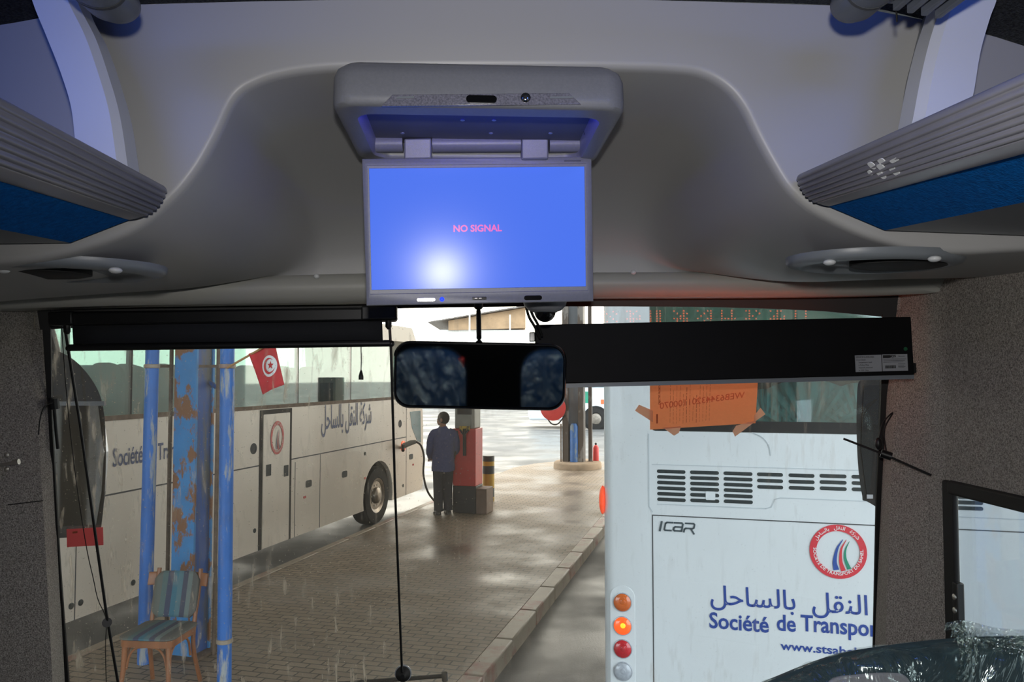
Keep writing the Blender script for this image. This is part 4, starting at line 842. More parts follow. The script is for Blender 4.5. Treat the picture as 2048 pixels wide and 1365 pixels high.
for s_, w_ in ((sd0, .035), (sd1, .025)): m.prism([W(a, K + .006, b) for a, b in ((s_ - w_, z_sk), (s_ + w_, z_sk), (s_ + w_, z_w0 - .06), (s_ - w_, z_w0 - .06))], -B * .012)
m.prism([W(a, K + .006, b) for a, b in ((sd0, z_w0 - .13), (sd1, z_w0 - .13), (sd1, z_w0 - .06), (sd0, z_w0 - .06))], -B * .012); m.build('door_seal', M['rubber'], dr)
for px, py in ((536, 941), (571, 942)): s_, z_ = sz(px, py); MB().prism([W(a, K + .014, b) for a, b in ((s_ - .055, z_ - .075), (s_ + .055, z_ - .075), (s_ + .055, z_ + .075), (s_ - .055, z_ + .075))], -B * .008).build('door_handle', M['vent'], dr)
for px, py in ((617, 968), (689, 949), (822, 914)): s_, z_ = sz(px, py); MB().prism([W(s_ + a, K + .008, z_ + b) for a, b in rr(.16, .10, .03)], -B * .01).build('flap_handle', M['vent'], co)
for px, py in ((609, 995), (730, 957), (826, 930)): s_, z_ = sz(px, py); MB().prism([W(s_ + a, K + .006, z_ + b) for a, b in rr(.07, .035, .012)], -B * .008).build('side_marker', M['redlens'], co)
for px, py in ((507, 898), (800, 848)): s_, z_ = sz(px, py); m = MB(); m.loft([[W(s_ + r * math.cos(a), K + d, z_ + r * math.sin(a)) for a in [2 * math.pi * i / 20 for i in range(20)]] for r, d in ((.07, 0), (.07, .006), (.052, .006), (.05, .001))], True); m.build('filler_cap', M['seam'], co)
for px, py in ((142, 1213), (161, 1206), (266, 1166), (509, 1062), (730, 908), (806, 972)): s_, z_ = sz(px, py); MB().lathe(W(s_, K, z_), B, [(.03, 0), (.03, .006), (.02, .01)], 12).build('flap_lock', M['vent'], co)
def wheel(parent, s_, t, z_, r, out, name='wheel'):
    w = MB().lathe(W(s_, t, z_), out, [(r * .55, -.28), (r * .96, -.28), (r, -.24), (r, -.05), (r * .95, 0), (r * .62, .004), (r * .60, -.03)], 40, False).build(name, M['tyre'], parent, True)
    MB().lathe(W(s_, t, z_), out, [(r * .61, -.03), (r * .60, .0), (r * .52, -.015), (r * .40, -.07), (r * .30, -.06), (r * .27, .01), (r * .20, .035), (r * .06, .04)], 32).build('hub', M['hub'], w, True)
    m = MB()
    for k in range(10): a = 2 * math.pi * k / 10; m.lathe(W(s_ + r * .36 * math.cos(a), t, z_ + r * .36 * math.sin(a)) - out * .06, out, [(r * .03, 0), (r * .03, .04)], 6)
    m.build('wheel_nuts', M['steel'], w); return w
wheel(co, sw, K - .02, zw, .50, B); wheel(co, s_rw, K - .02, zw, .50, B)
def side_text(body, px, py, h_, name, sxx=.8, bold=.012, length=None, font=None):
    s_, z_ = sz(px, py); m = MB(); m.text(body, h_, lambda a, b, c=0: W(s_ + a, K + .006, z_ + b), bold, sxx)
    if length:
        ss = [q @ A for q in m.v]; k = length / (max(ss) - min(ss)); m.v = [q + A * ((q @ A - s_) * (k - 1)) for q in m.v]
    return m.build(name, M['navyfade'], co)
AR1 = '\ufeb7\ufeae\ufedb\ufe94'; AR2 = '\ufe8d\ufedf\ufee8\ufed8\ufede'; AR3 = '\ufe91\ufe8e\ufedf\ufeb4\ufe8e\ufea3\ufede'
rev = lambda t: ''.join(reversed(t))
hS = sz(224, 897)[1] - sz(224, 934)[1]
side_text('Société de Transport', 224, 934, hS * 1.40, 'latin_lettering', length=(sz(288, 920)[0] - sz(224, 934)[0]) * 20 / 7.4 * 1.02)
side_text(rev(AR1 + ' ' + AR2 + ' ' + AR3), 642, 860, .50, 'arabic_lettering', length=sz(742, 846)[0] - sz(642, 860)[0], bold=.008)
LOGO_R = .155
def roundel(fr, R_, mats, parent, faded):
    lg = MB(); lg.loft([[fr(r * R_ * math.cos(a), r * R_ * math.sin(a), d) for a in [2 * math.pi * i / 56 for i in range(56)]] for r, d in ((1, 0), (1, .003), (.76, .003), (.76, 0))], False)
    l = lg.build('round_emblem', mats[0], parent)
    def stripe_(pts, w0, w1, mat):
        c = smooth_path([V3(x, y, 0) for x, y in pts], 24); L_, R2 = [], []
        for i, p in enumerate(c):
            d = c[min(i + 1, 23)] - c[max(i - 1, 0)]; d /= np.linalg.norm(d); n_ = V3(-d[1], d[0], 0); w_ = (w0 + (w1 - w0) * (i / 23)) / 2
            L_.append(p + n_ * w_); R2.append(p - n_ * w_)
        MB().grid([[fr(p[0] * R_, p[1] * R_, .002) for p in L_], [fr(p[0] * R_, p[1] * R_, .002) for p in R2]]).build('emblem_stripe', mat, l)
    stripe_([(-.07, -.68), (-.12, -.36), (-.02, .12), (.18, .46)], .20, .02, mats[1])
    stripe_([(.18, -.70), (.09, -.36), (.12, .10), (.30, .46)], .17, .015, mats[2])
    stripe_([(.38, -.62), (.25, -.26), (.26, .08), (.40, .40)], .14, .015, mats[3])
    rad = .815
    m = MB(); body = 'SOCIÉTÉ DE TRANSPORT DU SAHEL'; size = .155 * R_
    tmp = MB(); tmp.text(body, size, lambda a, b, c=0: V3(a, b, 0), .01); wd = max(q[0] for q in tmp.v); span = math.radians(196)
    def bnd(x, y, wd=wd): a = math.radians(270) - span / 2 + span * (x / wd); rr_2 = rad * R_ - y + .075 * R_ * .0; return (rr_2 + .055 * R_) * math.cos(a), (rr_2 + .055 * R_) * math.sin(a)
    m.text(body, size, lambda a, b, c=0: fr(a, b, .0042), .014, 1, 'LEFT', 0, bnd); 
    body = rev(AR1 + '   ' + AR2 + '   ' + AR3); tmp = MB(); tmp.text(body, size, lambda a, b, c=0: V3(a, b, 0), .01); wd2 = max(q[0] for q in tmp.v); sp2 = math.radians(118)
    def bn2(x, y): a = math.radians(90 + 4) + sp2 / 2 - sp2 * (x / wd2); q = (rad + .01) * R_ + y * 1.15; return q * math.cos(a), q * math.sin(a)
    m.text(body, size, lambda a, b, c=0: fr(a, b, .0042), .014, 1, 'LEFT', 0, bn2)
    m.build('ring_lettering', mats[4], l); return l
s_, z_ = sz(553, 876)
rv = (sz(553, 842)[1] - sz(553, 909)[1]) / 2
roundel(lambda a, b, c=0: W(s_ + a * .72, K + .012 + c, z_ + b), rv, [M['redfade'], M['greyfade'], M['redfade'], M['greyfade'], M['cream']], dr, True)
# the fuel nozzle in the coach's tank and its hose
hz = thing('fuel_hose', 'black fuel hose looping from the coach filler down to the pump', 'hose', W(13.2, -5.2, .15))
n0 = PT(806, 893, K + .10)
MB().lathe(PT(806, 893, K), B, [(.10, 0), (.10, .012), (.07, .014), (.06, -.01)], 20).build('filler_flap', M['lit'], hz, True)
MB().tube([PT(804, 896, K + .02), n0, PT(822, 886, K + .22), PT(832, 884, K + .30)], [.025, .05, .05, .035], 10).build('nozzle', M['pumphead'], hz, True)
MB().tube([PT(806, 893, K + .12), PT(806, 902, K + .16)], .03, 8).build('nozzle_guard', M['black'], hz, True)
hp = smooth_path([PT(832, 884, K + .30), PT(842, 892, K + .45), PT(848, 915, K + .55), PT(847, 950, K + .62), PT(856, 985, K + .7), PZ(876, 1013, .19), W(13.05, -4.95, .18), W(13.2, -4.62, .3)], 44)
MB().tube(hp, .019, 10).build('hose', M['hose'], hz, True)

# ================================================================ coach in front on the right, seen from behind
S0 = 4.8; T0, T1 = -.735, 1.82
tz = lambda px, py: (lambda p: (float(p @ B), float(p[2])))(PS(px, py, S0))
cr = thing('coach', 'clean white coach ahead on the right, seen from behind with round tail lamps', 'coach', W(10.5, .54, 0), OR)
wz0 = tz(1500, 866)[1]; wt0, wt1 = tz(1300, 860)[0], None
wt1 = T1 - (wt0 - T0); wz1 = 3.15
def rect(t0, t1, z0, z1, s_, r=.02, n=5): return [W(s_, (t0 + t1) / 2 + a, (z0 + z1) / 2 + b) for a, b in rr(t1 - t0, z1 - z0, r, n)]
m = MB(); m.loft([rect(T0 + .02, T1 - .02, .42, 3.5, S0 + 11.5, .2), rect(T0, T1, .40, 3.52, S0 + 1.0, .2), rect(T0, T1, .40, 3.52, S0 + .10, .2), rect(T0 + .012, T1 - .012, .41, 3.5, S0 + .04, .2), rect(T0 + .045, T1 - .045, .44, 3.46, S0 + .008, .19), rect(T0 + .075, T1 - .075, .47, 3.43, S0, .18), rect(wt0, wt1, wz0, wz1, S0, .03), rect(wt0, wt1, wz0, wz1, S0 + .06, .03)], False)
m.build('body', M['paint'], cr, True, angle=40)
MB().prism(rect(wt0 - .003, wt1 + .003, wz0 - .003, wz1, S0 + .03, .03), A * .006).build('rear_window', M['rearglass'], cr)
MB().prism([W(S0 + .028, a, b) for a, b in ((wt0 + .01, wz0), (wt1 - .01, wz0), (wt1 - .01, wz0 + .065), (wt0 + .01, wz0 + .065))], -A * .004).build('window_band', M['frit'], cr)
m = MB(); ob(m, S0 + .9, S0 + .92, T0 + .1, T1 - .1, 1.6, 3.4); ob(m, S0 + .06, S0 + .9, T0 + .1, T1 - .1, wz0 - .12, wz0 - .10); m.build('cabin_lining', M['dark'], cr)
m = MB(); ob(m, S0 + .12, S0 + .14, T0 + .1, T1 - .1, 2.84, 3.3); m.build('sky_reflection', M['sky_reflection'], cr)  # added pale panel, imitates sky reflected in the upper rear glass
for px, w_, hh in ((1535, .22, .30), (1625, .42, .36), (1740, .3, .34)):
    t_, _ = tz(px, 800); rows_ = []
    for i in range(37):
        a = math.radians(165 - 150 * i / 36); fold = .018 * math.cos(i * 2.1)
        rows_.append([W(S0 + .35 + fold * .4, t_ + .06 * math.cos(a), wz0 - .05 + .04 * math.sin(a)), W(S0 + .30 + fold, t_ + w_ * .55 * math.cos(a), wz0 - .05 + hh * .6 * math.sin(a)), W(S0 + .33 + fold * 1.5, t_ + w_ * math.cos(a), wz0 - .05 + hh * math.sin(a))])
    MB().grid(rows_).build('gathered_curtain', M['curtain'], cr, True, solid=.004)

# louvres: columns of slots
def slots(x0, x1, ys0, ys1, n):
    m = MB(); a0, a1 = tz(x0, ys0), tz(x1, ys0); b0 = tz(x0, ys1)
    for i in range(n):
        z_ = a0[1] + (b0[1] - a0[1]) * i / (n - 1) - .0; zz = z_
        tc_ = (a0[0] + a1[0]) / 2; w_ = a1[0] - a0[0]
        m.loft([[W(S0 - d, tc_ + a * k, zz + b * k) for a, b in rr(w_, .021, .0104, 4)] for d, k in ((-.004, 1), (.0015, 1), (.0025, .98))], True)
    return m.build('louvre', M['vent'], cr)
for x0, x1, y0 in ((1314, 1371, 943), (1380, 1438, 945), (1447, 1505, 947)): slots(x0, x1, y0, y0 + 56, 6)
for x0, x1, y0 in ((1514, 1566, 949), (1577, 1629, 951), (1639, 1693, 952), (1703, 1755, 954)): slots(x0, x1, y0, y0 + 25, 3)
for x0, x1, y0 in ((1768, 1826, 956), (1836, 1895, 958), (1905, 1965, 960)): slots(x0, x1, y0, y0 + 56, 6)
t_, z_ = tz(1421, 992); m = MB(); m.prism([W(S0 - .004, t_ + a, z_ + b) for a, b in rr(.055, .05, .006)], A * .003); m.build('inner_plate', M['paint'], cr)
def seamline(pts, w_, name='panel_seam', mat='seam', off=.002):
    c = [V3(*tz(x, y), 0) for x, y in pts]; m = MB()
    for p, q in zip(c, c[1:]):
        d = (q - p) / np.linalg.norm(q - p); n_ = V3(-d[1], d[0], 0) * w_ / 2; e = d * w_ * .4
        m.prism([W(S0 - off, v[0], v[1]) for v in (p - n_ - e, q - n_ + e, q + n_ + e, p + n_ - e)], A * .003)
    return m.build(name, M[mat], cr)
zh_ = tz(1305, 1031)
th0 = zh_[0]; th1 = T1 - .10
def seamtz(pts, w_, mat='seam', name='panel_seam'):
    m = MB()
    c = [V3(a, b, 0) for a, b in pts]
    for p, q in zip(c, c[1:]):
        d = (q - p) / np.linalg.norm(q - p); n_ = V3(-d[1], d[0], 0) * w_ / 2; e = d * w_ * .4
        m.prism([W(S0 - .002, v[0], v[1]) for v in (p - n_ - e, q - n_ + e, q + n_ + e, p + n_ - e)], A * .003)
    return m.build(name, M[mat], cr)
seamtz([(th0, .55), (th0, zh_[1]), (th1, zh_[1]), (th1, .55)], .006)
seamtz([(th0, zh_[1] + .02), (th0 - .02, zh_[1] + .05), (th0 - .02, wz0 - .02)], .007, 'seamlight')
zg = tz(1400, 932)[1]; seamtz([(th0, zg), (th1, zg)], .005, 'seamlight')
zl = tz(1600, 998)[1]; tl = tz(1553, 995)[0]; tm = (T0 + T1) / 2
seamtz([(th0 + .03, zl - .065), (tl - .06, zl - .065), (tl - .03, zl - .055), (tl - .01, zl - .01), (tl + .02, zl), (2 * tm - tl - .02, zl), (2 * tm - tl + .01, zl - .01), (2 * tm - tl + .03, zl - .055), (2 * tm - tl + .06, zl - .065), (th1 - .03, zl - .065)], .006, 'seamlight')
seamline(smooth_path([(1505, 866), (1525, 876), (1537, 892), (1541, 911)], 12), .006, 'crease_highlight', 'seamlight')  # arc highlight of the pressed panel, painted as a thin pale strip
t_, _ = tz(1245, 1200)
MB().prism(rect(t_ - .075, t_ + .075, tz(1245, 1380)[1] - .2, tz(1245, 1172)[1], S0 - .003, .07, 8), A * .01).build('lamp_panel', M['paint'], cr, bevel=.002)
for py, mat in ((1205, 'amber'), (1252, 'lit'), (1298, 'redlens'), (1343, 'clearlens')):
    _, z_ = tz(1245, py)
    l = MB().lathe(W(S0 - .002, t_, z_), -A, [(.052, 0), (.052, .010), (.046, .016), (.03, .021), (.012, .023)], 32).build('tail_lamp', M[mat], cr, True)
    l['label'] = {'amber': 'amber round tail lamp', 'lit': 'lit orange round tail lamp', 'redlens': 'red round tail lamp', 'clearlens': 'clear round reversing lamp'}[mat]
    MB().lathe(W(S0 - .024, t_ + .004, z_ + .006), -A, [(.016, 0), (.014, .003), (.006, .005)], 20).build('lamp_centre', M['litcore' if mat == 'lit' else mat], l, True)
    MB().loft([[W(S0 - d, t_ + r * math.cos(a), z_ + r * math.sin(a)) for a in [2 * math.pi * i / 32 for i in range(32)]] for r, d in ((.058, .001), (.057, .009), (.053, .010))], False).build('lamp_rim', M['clearlens'], l, True)
MB().ball(W(S0 + .06, T0 - .005, tz(1197, 1003)[1] + .0), (.022, .05, .088), 14, 12, (B, A, Z)).build('side_marker', M['marker'], cr, True)
fc = lambda px, py, off=.003: (lambda a, b, c=0, p=PS(px, py, S0 - off): p + B * a + Z * b - A * c)
def rear_text(body, px, py, size, name, mat, width_px=None, bold=.012, sxx=.8, px_end=None):
    f = fc(px, py); m = MB(); m.text(body, size, f, bold, sxx)
    return m.build(name, M[mat], cr)
pxm = lambda x0, y0, x1, y1: float((PS(x1, y1, S0) - PS(x0, y0, S0)) @ B)
def fit(body, bold, size):                                          # unscaled width of a text
    m = MB(); m.text(body, size, lambda a, b, c=0: V3(a, b, 0), bold); xs = [q[0] for q in m.v]; return max(xs) - min(xs)
size = .128; m = MB()
for wd_, xa, ya, xb, yb in (('Société', 1418, 1256, 1537, 1260), ('de', 1553, 1261, 1591, 1262), ('Transport', 1602, 1262, 1770, 1270), ('du', 1788, 1271, 1822, 1272), ('Sahel', 1840, 1273, 1925, 1277)):
    m.text(wd_, size, fc(xa, ya), .02, pxm(xa, ya, xb, yb) / fit(wd_, .02, size))
m.build('latin_lettering', M['navy'], cr)
size = .152; body = rev(AR1 + '  ' + AR2 + '  ' + AR3); part_ = rev(AR2 + '  ' + AR3)
want = pxm(1420, 1215, 1734, 1222)
rear_text(body, 1420, 1208, size, 'arabic_lettering', 'navy', bold=.008, sxx=want / fit(part_, .008, size))
size = .066; want = pxm(1562, 1300, 1632, 1302)
rear_text('www.stsahel', 1562, 1300, size, 'web_lettering', 'navy', bold=.02, sxx=want / fit('www.', .02, size))
c_ = PS(1676, 1104, S0 - .002)
roundel(lambda a, b, c=0: c_ + B * a + Z * b - A * c, pxm(1676, 1104, 1734, 1104), [M['red'], M['lblue'], M['red'], M['lgreen'], M['lwhite']], cr, False)
# ICAR badge drawn with strokes
f = fc(1318, 1062); u = pxm(1318, 1062, 1392, 1064) / 4.45; m = MB()
def strk(pts, w_=.20):
    pts = [V3(x + .22 * y, y, 0) for x, y in pts]
    for p, q in zip(pts, pts[1:]):
        d = (q - p) / np.linalg.norm(q - p); n_ = V3(-d[1], d[0], 0) * w_ / 2; e = d * w_ * .35
        m.prism([f(v[0] * u, v[1] * u, .001) for v in (p - n_ - e, q - n_ + e, q + n_ + e, p + n_ - e)], A * .002)
strk([(.1, 0), (.1, 1.1)], .24)
strk([(1.45, 1.05), (.75, 1.05), (.6, .9), (.6, .2), (.72, .08), (1.45, .08)])
strk([(1.65, 1.05), (2.55, 1.05), (2.7, .9), (2.7, .08), (1.85, .08), (1.72, .2), (1.72, .45), (1.85, .56), (2.7, .56)])
strk([(3.0, 1.05), (3.95, 1.05), (4.08, .92), (4.08, .55), (3.95, .44), (3.15, .44), (3.0, .34), (3.0, 0)]); strk([(3.75, .4), (4.25, -.18)])
m.build('badge', M['badge'], cr)
wheel(cr, S0 + 3.0, T0 + .03, .5, .5, -B); wheel(cr, S0 + 3.0, T1 - .03, .5, .5, B); wheel(cr, S0 + 9.0, T0 + .03, .5, .5, -B); wheel(cr, S0 + 9.0, T1 - .03, .5, .5, B)

# ================================================================ canopy post with pipes, flag and chair
HC = 5.5
SC_, TC_ = 5.95, -4.42
po = thing('canopy_post', 'chipped blue steel canopy post between two pipes behind the chair', 'post', W(SC_, TC_, .15), OR)
pS = lambda px, py, s_: (lambda p: float(p @ B))(PS(px, py, s_))
ta, tb = pS(343, 1100, 5.9), pS(387, 1100, 5.9)
m = MB(); ob(m, 5.90, 5.925, ta, tb, .15, HC); m.build('front_flange', M['column'], po)
td = pS(424, 1100, 6.15)
m = MB(); ob(m, 6.13, 6.155, ta, tb, .15, HC); m.build('rear_flange', M['column'], po)
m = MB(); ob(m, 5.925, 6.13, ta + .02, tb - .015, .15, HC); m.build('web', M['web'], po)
m = MB(); ob(m, 5.80, 6.25, ta - .12, td + .08, .15, .17); m.build('base_plate', M['rust'], po)
for px, s_ in ((336, 5.98), (431, 6.05)): MB().tube([W(s_, pS(px, 1100, s_), .15), W(s_, pS(px, 1100, s_), HC)], .018, 10).build('conduit', M['rust'], po, True)
zs = PS(400, 733, 5.95)[2]
m = MB(); ob(m, 5.86, 5.875, pS(287, 733, 5.86), ta - .0, zs - .012, zs + .012); ob(m, 5.93, 5.945, tb, pS(470, 733, 5.93), zs - .012, zs + .012); m.build('pipe_strap', M['rust'], po)
m = MB(); q = PS(390, 740, 6.10); q2 = PS(432, 775, 6.10); m.tube([q, q2], .02, 8); m.build('brace', M['web'], po)
def pipe(label, x_top, y_top, x_bot, y_bot, s_, r, z0=.15, clamps=()):
    a = PS(x_bot, y_bot, s_); b = PS(x_top, y_top, s_); d = (a - b) / (a[2] - b[2]); p0 = a + d * (z0 - a[2]); p1 = a + d * (HC - a[2])
    r_ = thing('blue_pipe', label, 'pipe', p0, OR)
    MB().tube([p0, p1], r, 20).build('pipe_tube', M['pipe'], r_, True)
    for py in clamps:
        c = PS(x_bot, py, s_); c = p0 + d * (c[2] - p0[2]); MB().lathe(c - Z * .018, Z, [(r + .002, 0), (r + .009, .004), (r + .009, .032), (r + .002, .036)], 20).build('clamp', M['kerb'], r_, True)
pipe('slightly leaning chipped blue pipe left of the canopy post', 305, 700, 289, 1300, 5.72, .056, clamps=(733, 1332))
pipe('upright chipped blue pipe right of the canopy post, holding the flag stick', 455, 700, 449, 1300, 5.45, .055, clamps=(733, 1282))
fl = thing('red_flag', 'red flag with a white disc, crescent and star on a stick', 'flag', PS(462, 731, 5.42), OR)
MB().tube([PS(455, 736, 5.39), PS(560, 676, 5.33)], .009, 10).build('flag_stick', M['stick'], fl, True)
sf_ = 5.35
FC = [PS(497, 708, sf_), PS(552, 684, sf_), PS(567, 770, sf_), PS(523, 790, sf_)]
def ff(a, b, c=0): 
    p = FC[0] * (1 - a) * (1 - b) + FC[1] * a * (1 - b) + FC[3] * (1 - a) * b + FC[2] * a * b; return p + A * (.018 * math.sin(a * 5 + b * 2) - c)
g = [[ff(i / 14, j / 16) for i in range(15)] for j in range(17)]
cl = MB().grid(g).build('cloth', M['flag'], fl, True, solid=.0015)
ux, uy = np.linalg.norm(FC[1] - FC[0]), np.linalg.norm(FC[3] - FC[0])
fe = lambda x, y, c: ff(.62 + x / ux, .47 + y / uy, c)
Rf = .082
m = MB(); m.loft([[fe(r * math.cos(a), r * math.sin(a), .003) for a in [2 * math.pi * i / 32 for i in range(32)]] for r in (Rf, Rf * .5, Rf * .02)], False); m.build('white_disc', M['lwhite'], cl)
m = MB(); o1, i1 = [], []
for k in range(31): 
    a = math.radians(-140 + 280 * k / 30) + math.pi; o1.append(fe(.062 * math.cos(a), .062 * math.sin(a), .0055))
    b_ = math.radians(-155 + 310 * k / 30) + math.pi; i1.append(fe(.014 + .049 * math.cos(b_), .049 * math.sin(b_), .0055))
i1[0], i1[-1] = o1[0], o1[-1]
m.grid([o1, i1]); m.build('crescent', M['flag'], cl)
m = MB(); st_ = [fe(.020 + (.034 if k % 2 == 0 else .014) * math.cos(math.pi * k / 5), (.034 if k % 2 == 0 else .014) * math.sin(math.pi * k / 5), .0055) for k in range(10)]
m.v += st_ + [fe(.020, 0, .0055)]; m.f += [(k, (k + 1) % 10, 10) for k in range(10)]; m.build('star', M['flag'], cl)

# wooden chair
zs_ = .63
fl_, fr_, br_, bl_ = [PZ(x, y, zs_) for x, y in ((247, 1272), (330, 1284), (384, 1251), (312, 1239))]
cc = (fl_ + fr_ + br_ + bl_) / 4; cu_ = B * .985 + A * .17; cu_ /= np.linalg.norm(cu_); cf = np.cross(Z, cu_) * -1     # right-hand side and front of the chair
if cf @ (fl_ - bl_) < 0: cf = -cf
ch = thing('wooden_chair', 'old wooden chair with striped seat and back in front of the blue post', 'chair', V3(cc[0], cc[1], .15), math.atan2(cu_[1], cu_[0]))
cw = .215
C_ = lambda a, b, z: V3(cc[0], cc[1], 0) + cu_ * a + cf * b + Z * z
MB().loft([[C_(a, b * 1.0, z) for a, b in rr(.43 * k, .43 * k, .07)] for k, z in ((.96, zs_ - .016), (1.02, zs_ - .010), (1.02, zs_ + .002), (.97, zs_ + .010), (.6, zs_ + .015))]).build('seat_cover', M['stripe'], ch, True)
MB().loft([[C_(a, b, z) for a, b in rr(.42 * k, .42 * k, .06)] for k, z in ((.9, zs_ - .07), (1, zs_ - .066), (1, zs_ - .016), (.9, zs_ - .014))]).build('seat_frame', M['wood'], ch, True)
for a, b in ((-1, 1), (1, 1)): MB().tube([C_(a * .17, b * .17, zs_ - .02), C_(a * .178, b * .18, zs_ - .25), C_(a * .195, b * .205, .15)], [.022, .019, .014], 12).build('leg', M['wood'], ch, True)
for a in (-1, 1): MB().tube(smooth_path([C_(a * .175, -.30, zs_ + .40), C_(a * .178, -.255, zs_ + .20), C_(a * .178, -.20, zs_), C_(a * .18, -.19, zs_ - .2), C_(a * .20, -.27, .15)], 16), .017, 12).build('leg', M['wood'], ch, True)
for a0, a1, b0, b1 in ((-.17, .17, .17, .17), (.17, .17, .17, -.17), (-.17, -.17, .17, -.17)):
    for e in (0, 1):
        p, q = (C_(a0, b0, 0), C_(a1, b1, 0)) if e == 0 else (C_(a1, b1, 0), C_(a0, b0, 0)); d = (q - p)
        MB().tube(smooth_path([p + Z * (zs_ - .24) + d * .03, p + Z * (zs_ - .14) + d * .10, p + Z * (zs_ - .085) + d * .24, p + Z * (zs_ - .072) + d * .42], 12), .009, 8).build('brace', M['wood'], ch, True)
bk = lambda a, h_, o=0: C_(a * (1 - .0), -.205 - .095 * (h_ / .40) - .03 * (1 - (a / .2) ** 2) + o, zs_ + h_)
rows_ = []
for j in range(13):
    hh = .035 + .345 * j / 12; wv = .185 * (1 if 1 < j < 11 else .9 if j in (1, 11) else .72)
    rows_.append([bk(-wv + 2 * wv * i / 10, hh, .028) for i in range(11)])
MB().grid(rows_).build('backrest_cover', M['stripe'], ch, True, solid=.02)
MB().grid([[bk(-.25 + .50 * i / 12, hh, .0) for i in range(13)] for hh in (.27, .30, .345, .37)]).build('crest_rail', M['wood'], ch, True, solid=.018, bevel=.006)

# ================================================================ pump, bollard, attendant
SP, TP = 13.25, -4.32
pS2 = lambda px, s_: float(PS(px, 900, s_) @ B)
p0, p1 = pS2(905, SP), pS2(951, SP); sd_ = SP + .42
pu = thing('fuel_pump', 'red fuel pump on a black plinth beside the attendant', 'fuel pump', W(SP + .2, (p0 + p1) / 2, .15), OR)
zb1 = PS(930, 973, SP)[2]; zr1 = PS(930, 858, SP)[2]; zbb = .15
m = MB(); ob(m, SP + .01, sd_ - .01, p0, p1 + .005, .15, zb1); m.build('plinth', M['black'], pu, bevel=.01)
m = MB(); ob(m, SP + .02, sd_, p1 + .005, p1 + .20, .15, zb1 - .04); m.build('brown_plinth', M['brownbase'], pu, bevel=.01)
m = MB(); ob(m, SP, sd_, p0, p1, zb1, zr1); m.build('cabinet', M['redpaint'], pu, bevel=.012)
m = MB(); ob(m, SP + .03, sd_ - .03, p0 + .03, p1 - .03, zr1, 2.55); m.build('pump_head', M['pumphead'], pu, bevel=.015)
m = MB(); ob(m, SP + .022, SP + .032, p0 + .08, p1 - .08, zr1 + .25, 2.45); m.build('dial_window', M['gloss'], pu)
fpp = lambda px, py, d=0: PS(px, py, SP - d)
MB().tube([fpp(929, 912, .03), fpp(929, 868, .03), fpp(929, 858, .04)], [.03, .032, .03], 10).build('nozzle_body', M['black'], pu, True)
MB().tube([fpp(920, 860, .05), fpp(928, 872, .06), fpp(937, 860, .05)], .018, 8).build('nozzle_guard', M['black'], pu, True)
m = MB(); m.hexa([fpp(919, 862, .001), fpp(940, 862, .001), fpp(940, 853, .001), fpp(919, 853, .001)] + [fpp(919, 862, .03), fpp(940, 862, .03), fpp(940, 853, .03), fpp(919, 853, .03)]); m.build('nozzle_holder', M['yellow'], pu)
MB().tube(smooth_path([fpp(914, 862, .02), fpp(915, 880, .04), fpp(911, 905, .05), fpp(906, 930, .05), fpp(903, 960, .03)], 24), .016, 8).build('hanging_hose', M['hose'], pu, True)
bo = thing('striped_bollard', 'yellow and black striped bollard behind the fuel pump', 'bollard', W(14.7, pS2(977, 14.7), .15), OR)
tb_ = pS2(977, 14.7); cb = W(14.7, tb_, .15); rb = .115; ztb = PS(977, 914, 14.7)[2] - .15
bands = [(0, .10, 'yellow'), (.10, .30, 'bblack'), (.30, .62, 'yellow'), (.62, .80, 'bblack'), (.80, .90, 'yellow'), (.90, 1.0, 'bblack')]
for a, b, mt in bands: MB().lathe(cb, Z, [(rb * .999, a * ztb), (rb, a * ztb + .002), (rb, b * ztb), (rb * .98, b * ztb + (.0 if b < 1 else .02))], 28).build('painted_band', M[mt], bo, True)

def skinned(name, mat, nodes, edges, parent, root, sub=2):
    me = bpy.data.meshes.new(name); bm = bmesh.new(); ly = bm.verts.layers.skin.verify(); inv = XF.get(parent.name, Matrix()).inverted() if parent else Matrix()
    vs = {}
    for k, (p, r) in nodes.items():
        v = bm.verts.new(inv @ Vector(p)); v[ly].radius = (r, r) if not isinstance(r, tuple) else r; v[ly].use_root = (k == root); vs[k] = v
    for a, b in edges: bm.edges.new((vs[a], vs[b]))
    bm.to_mesh(me); bm.free(); me.materials.append(mat); o = bpy.data.objects.new(name, me); COL.objects.link(o)
    if parent: o.parent = parent; XF[o.name] = XF[parent.name]
    md = o.modifiers.new('skin', 'SKIN'); md.use_smooth_shade = True
    s_ = o.modifiers.new('sub', 'SUBSURF'); s_.levels = sub; s_.render_levels = sub
    return o
pp_ = PZ(886, 1029, .15); fw = A * .86 - B * .51; fw /= np.linalg.norm(fw); rt_ = np.cross(fw, Z)
pe = thing('person', 'attendant in navy coverall and dark trousers standing with his back turned beside the pump', 'person', pp_, math.atan2(-fw[0], fw[1]))
J = lambda r, f_, z: pp_ + rt_ * r + fw * f_ + Z * z
hd_f = fw * .55 - rt_ * .83; hd_f = hd_f / np.linalg.norm(hd_f)         # he looks over to his left
N = {'pel': (J(0, 0, .94), .13), 'sp': (J(0, .01, 1.15), .12), 'ch': (J(0, 0, 1.36), .13), 'nk': (J(0, .02, 1.50), .058), 'hb': (J(0, .05, 1.575), .06)}
E_ = [('pel', 'sp'), ('sp', 'ch'), ('ch', 'nk'), ('nk', 'hb')]
hc = J(0, .05, 1.655)
N['hm'] = (hc + hd_f * .012, .088); N['ht'] = (hc + Z * .07 - hd_f * .01, .078); E_ += [('hb', 'hm'), ('hm', 'ht')]
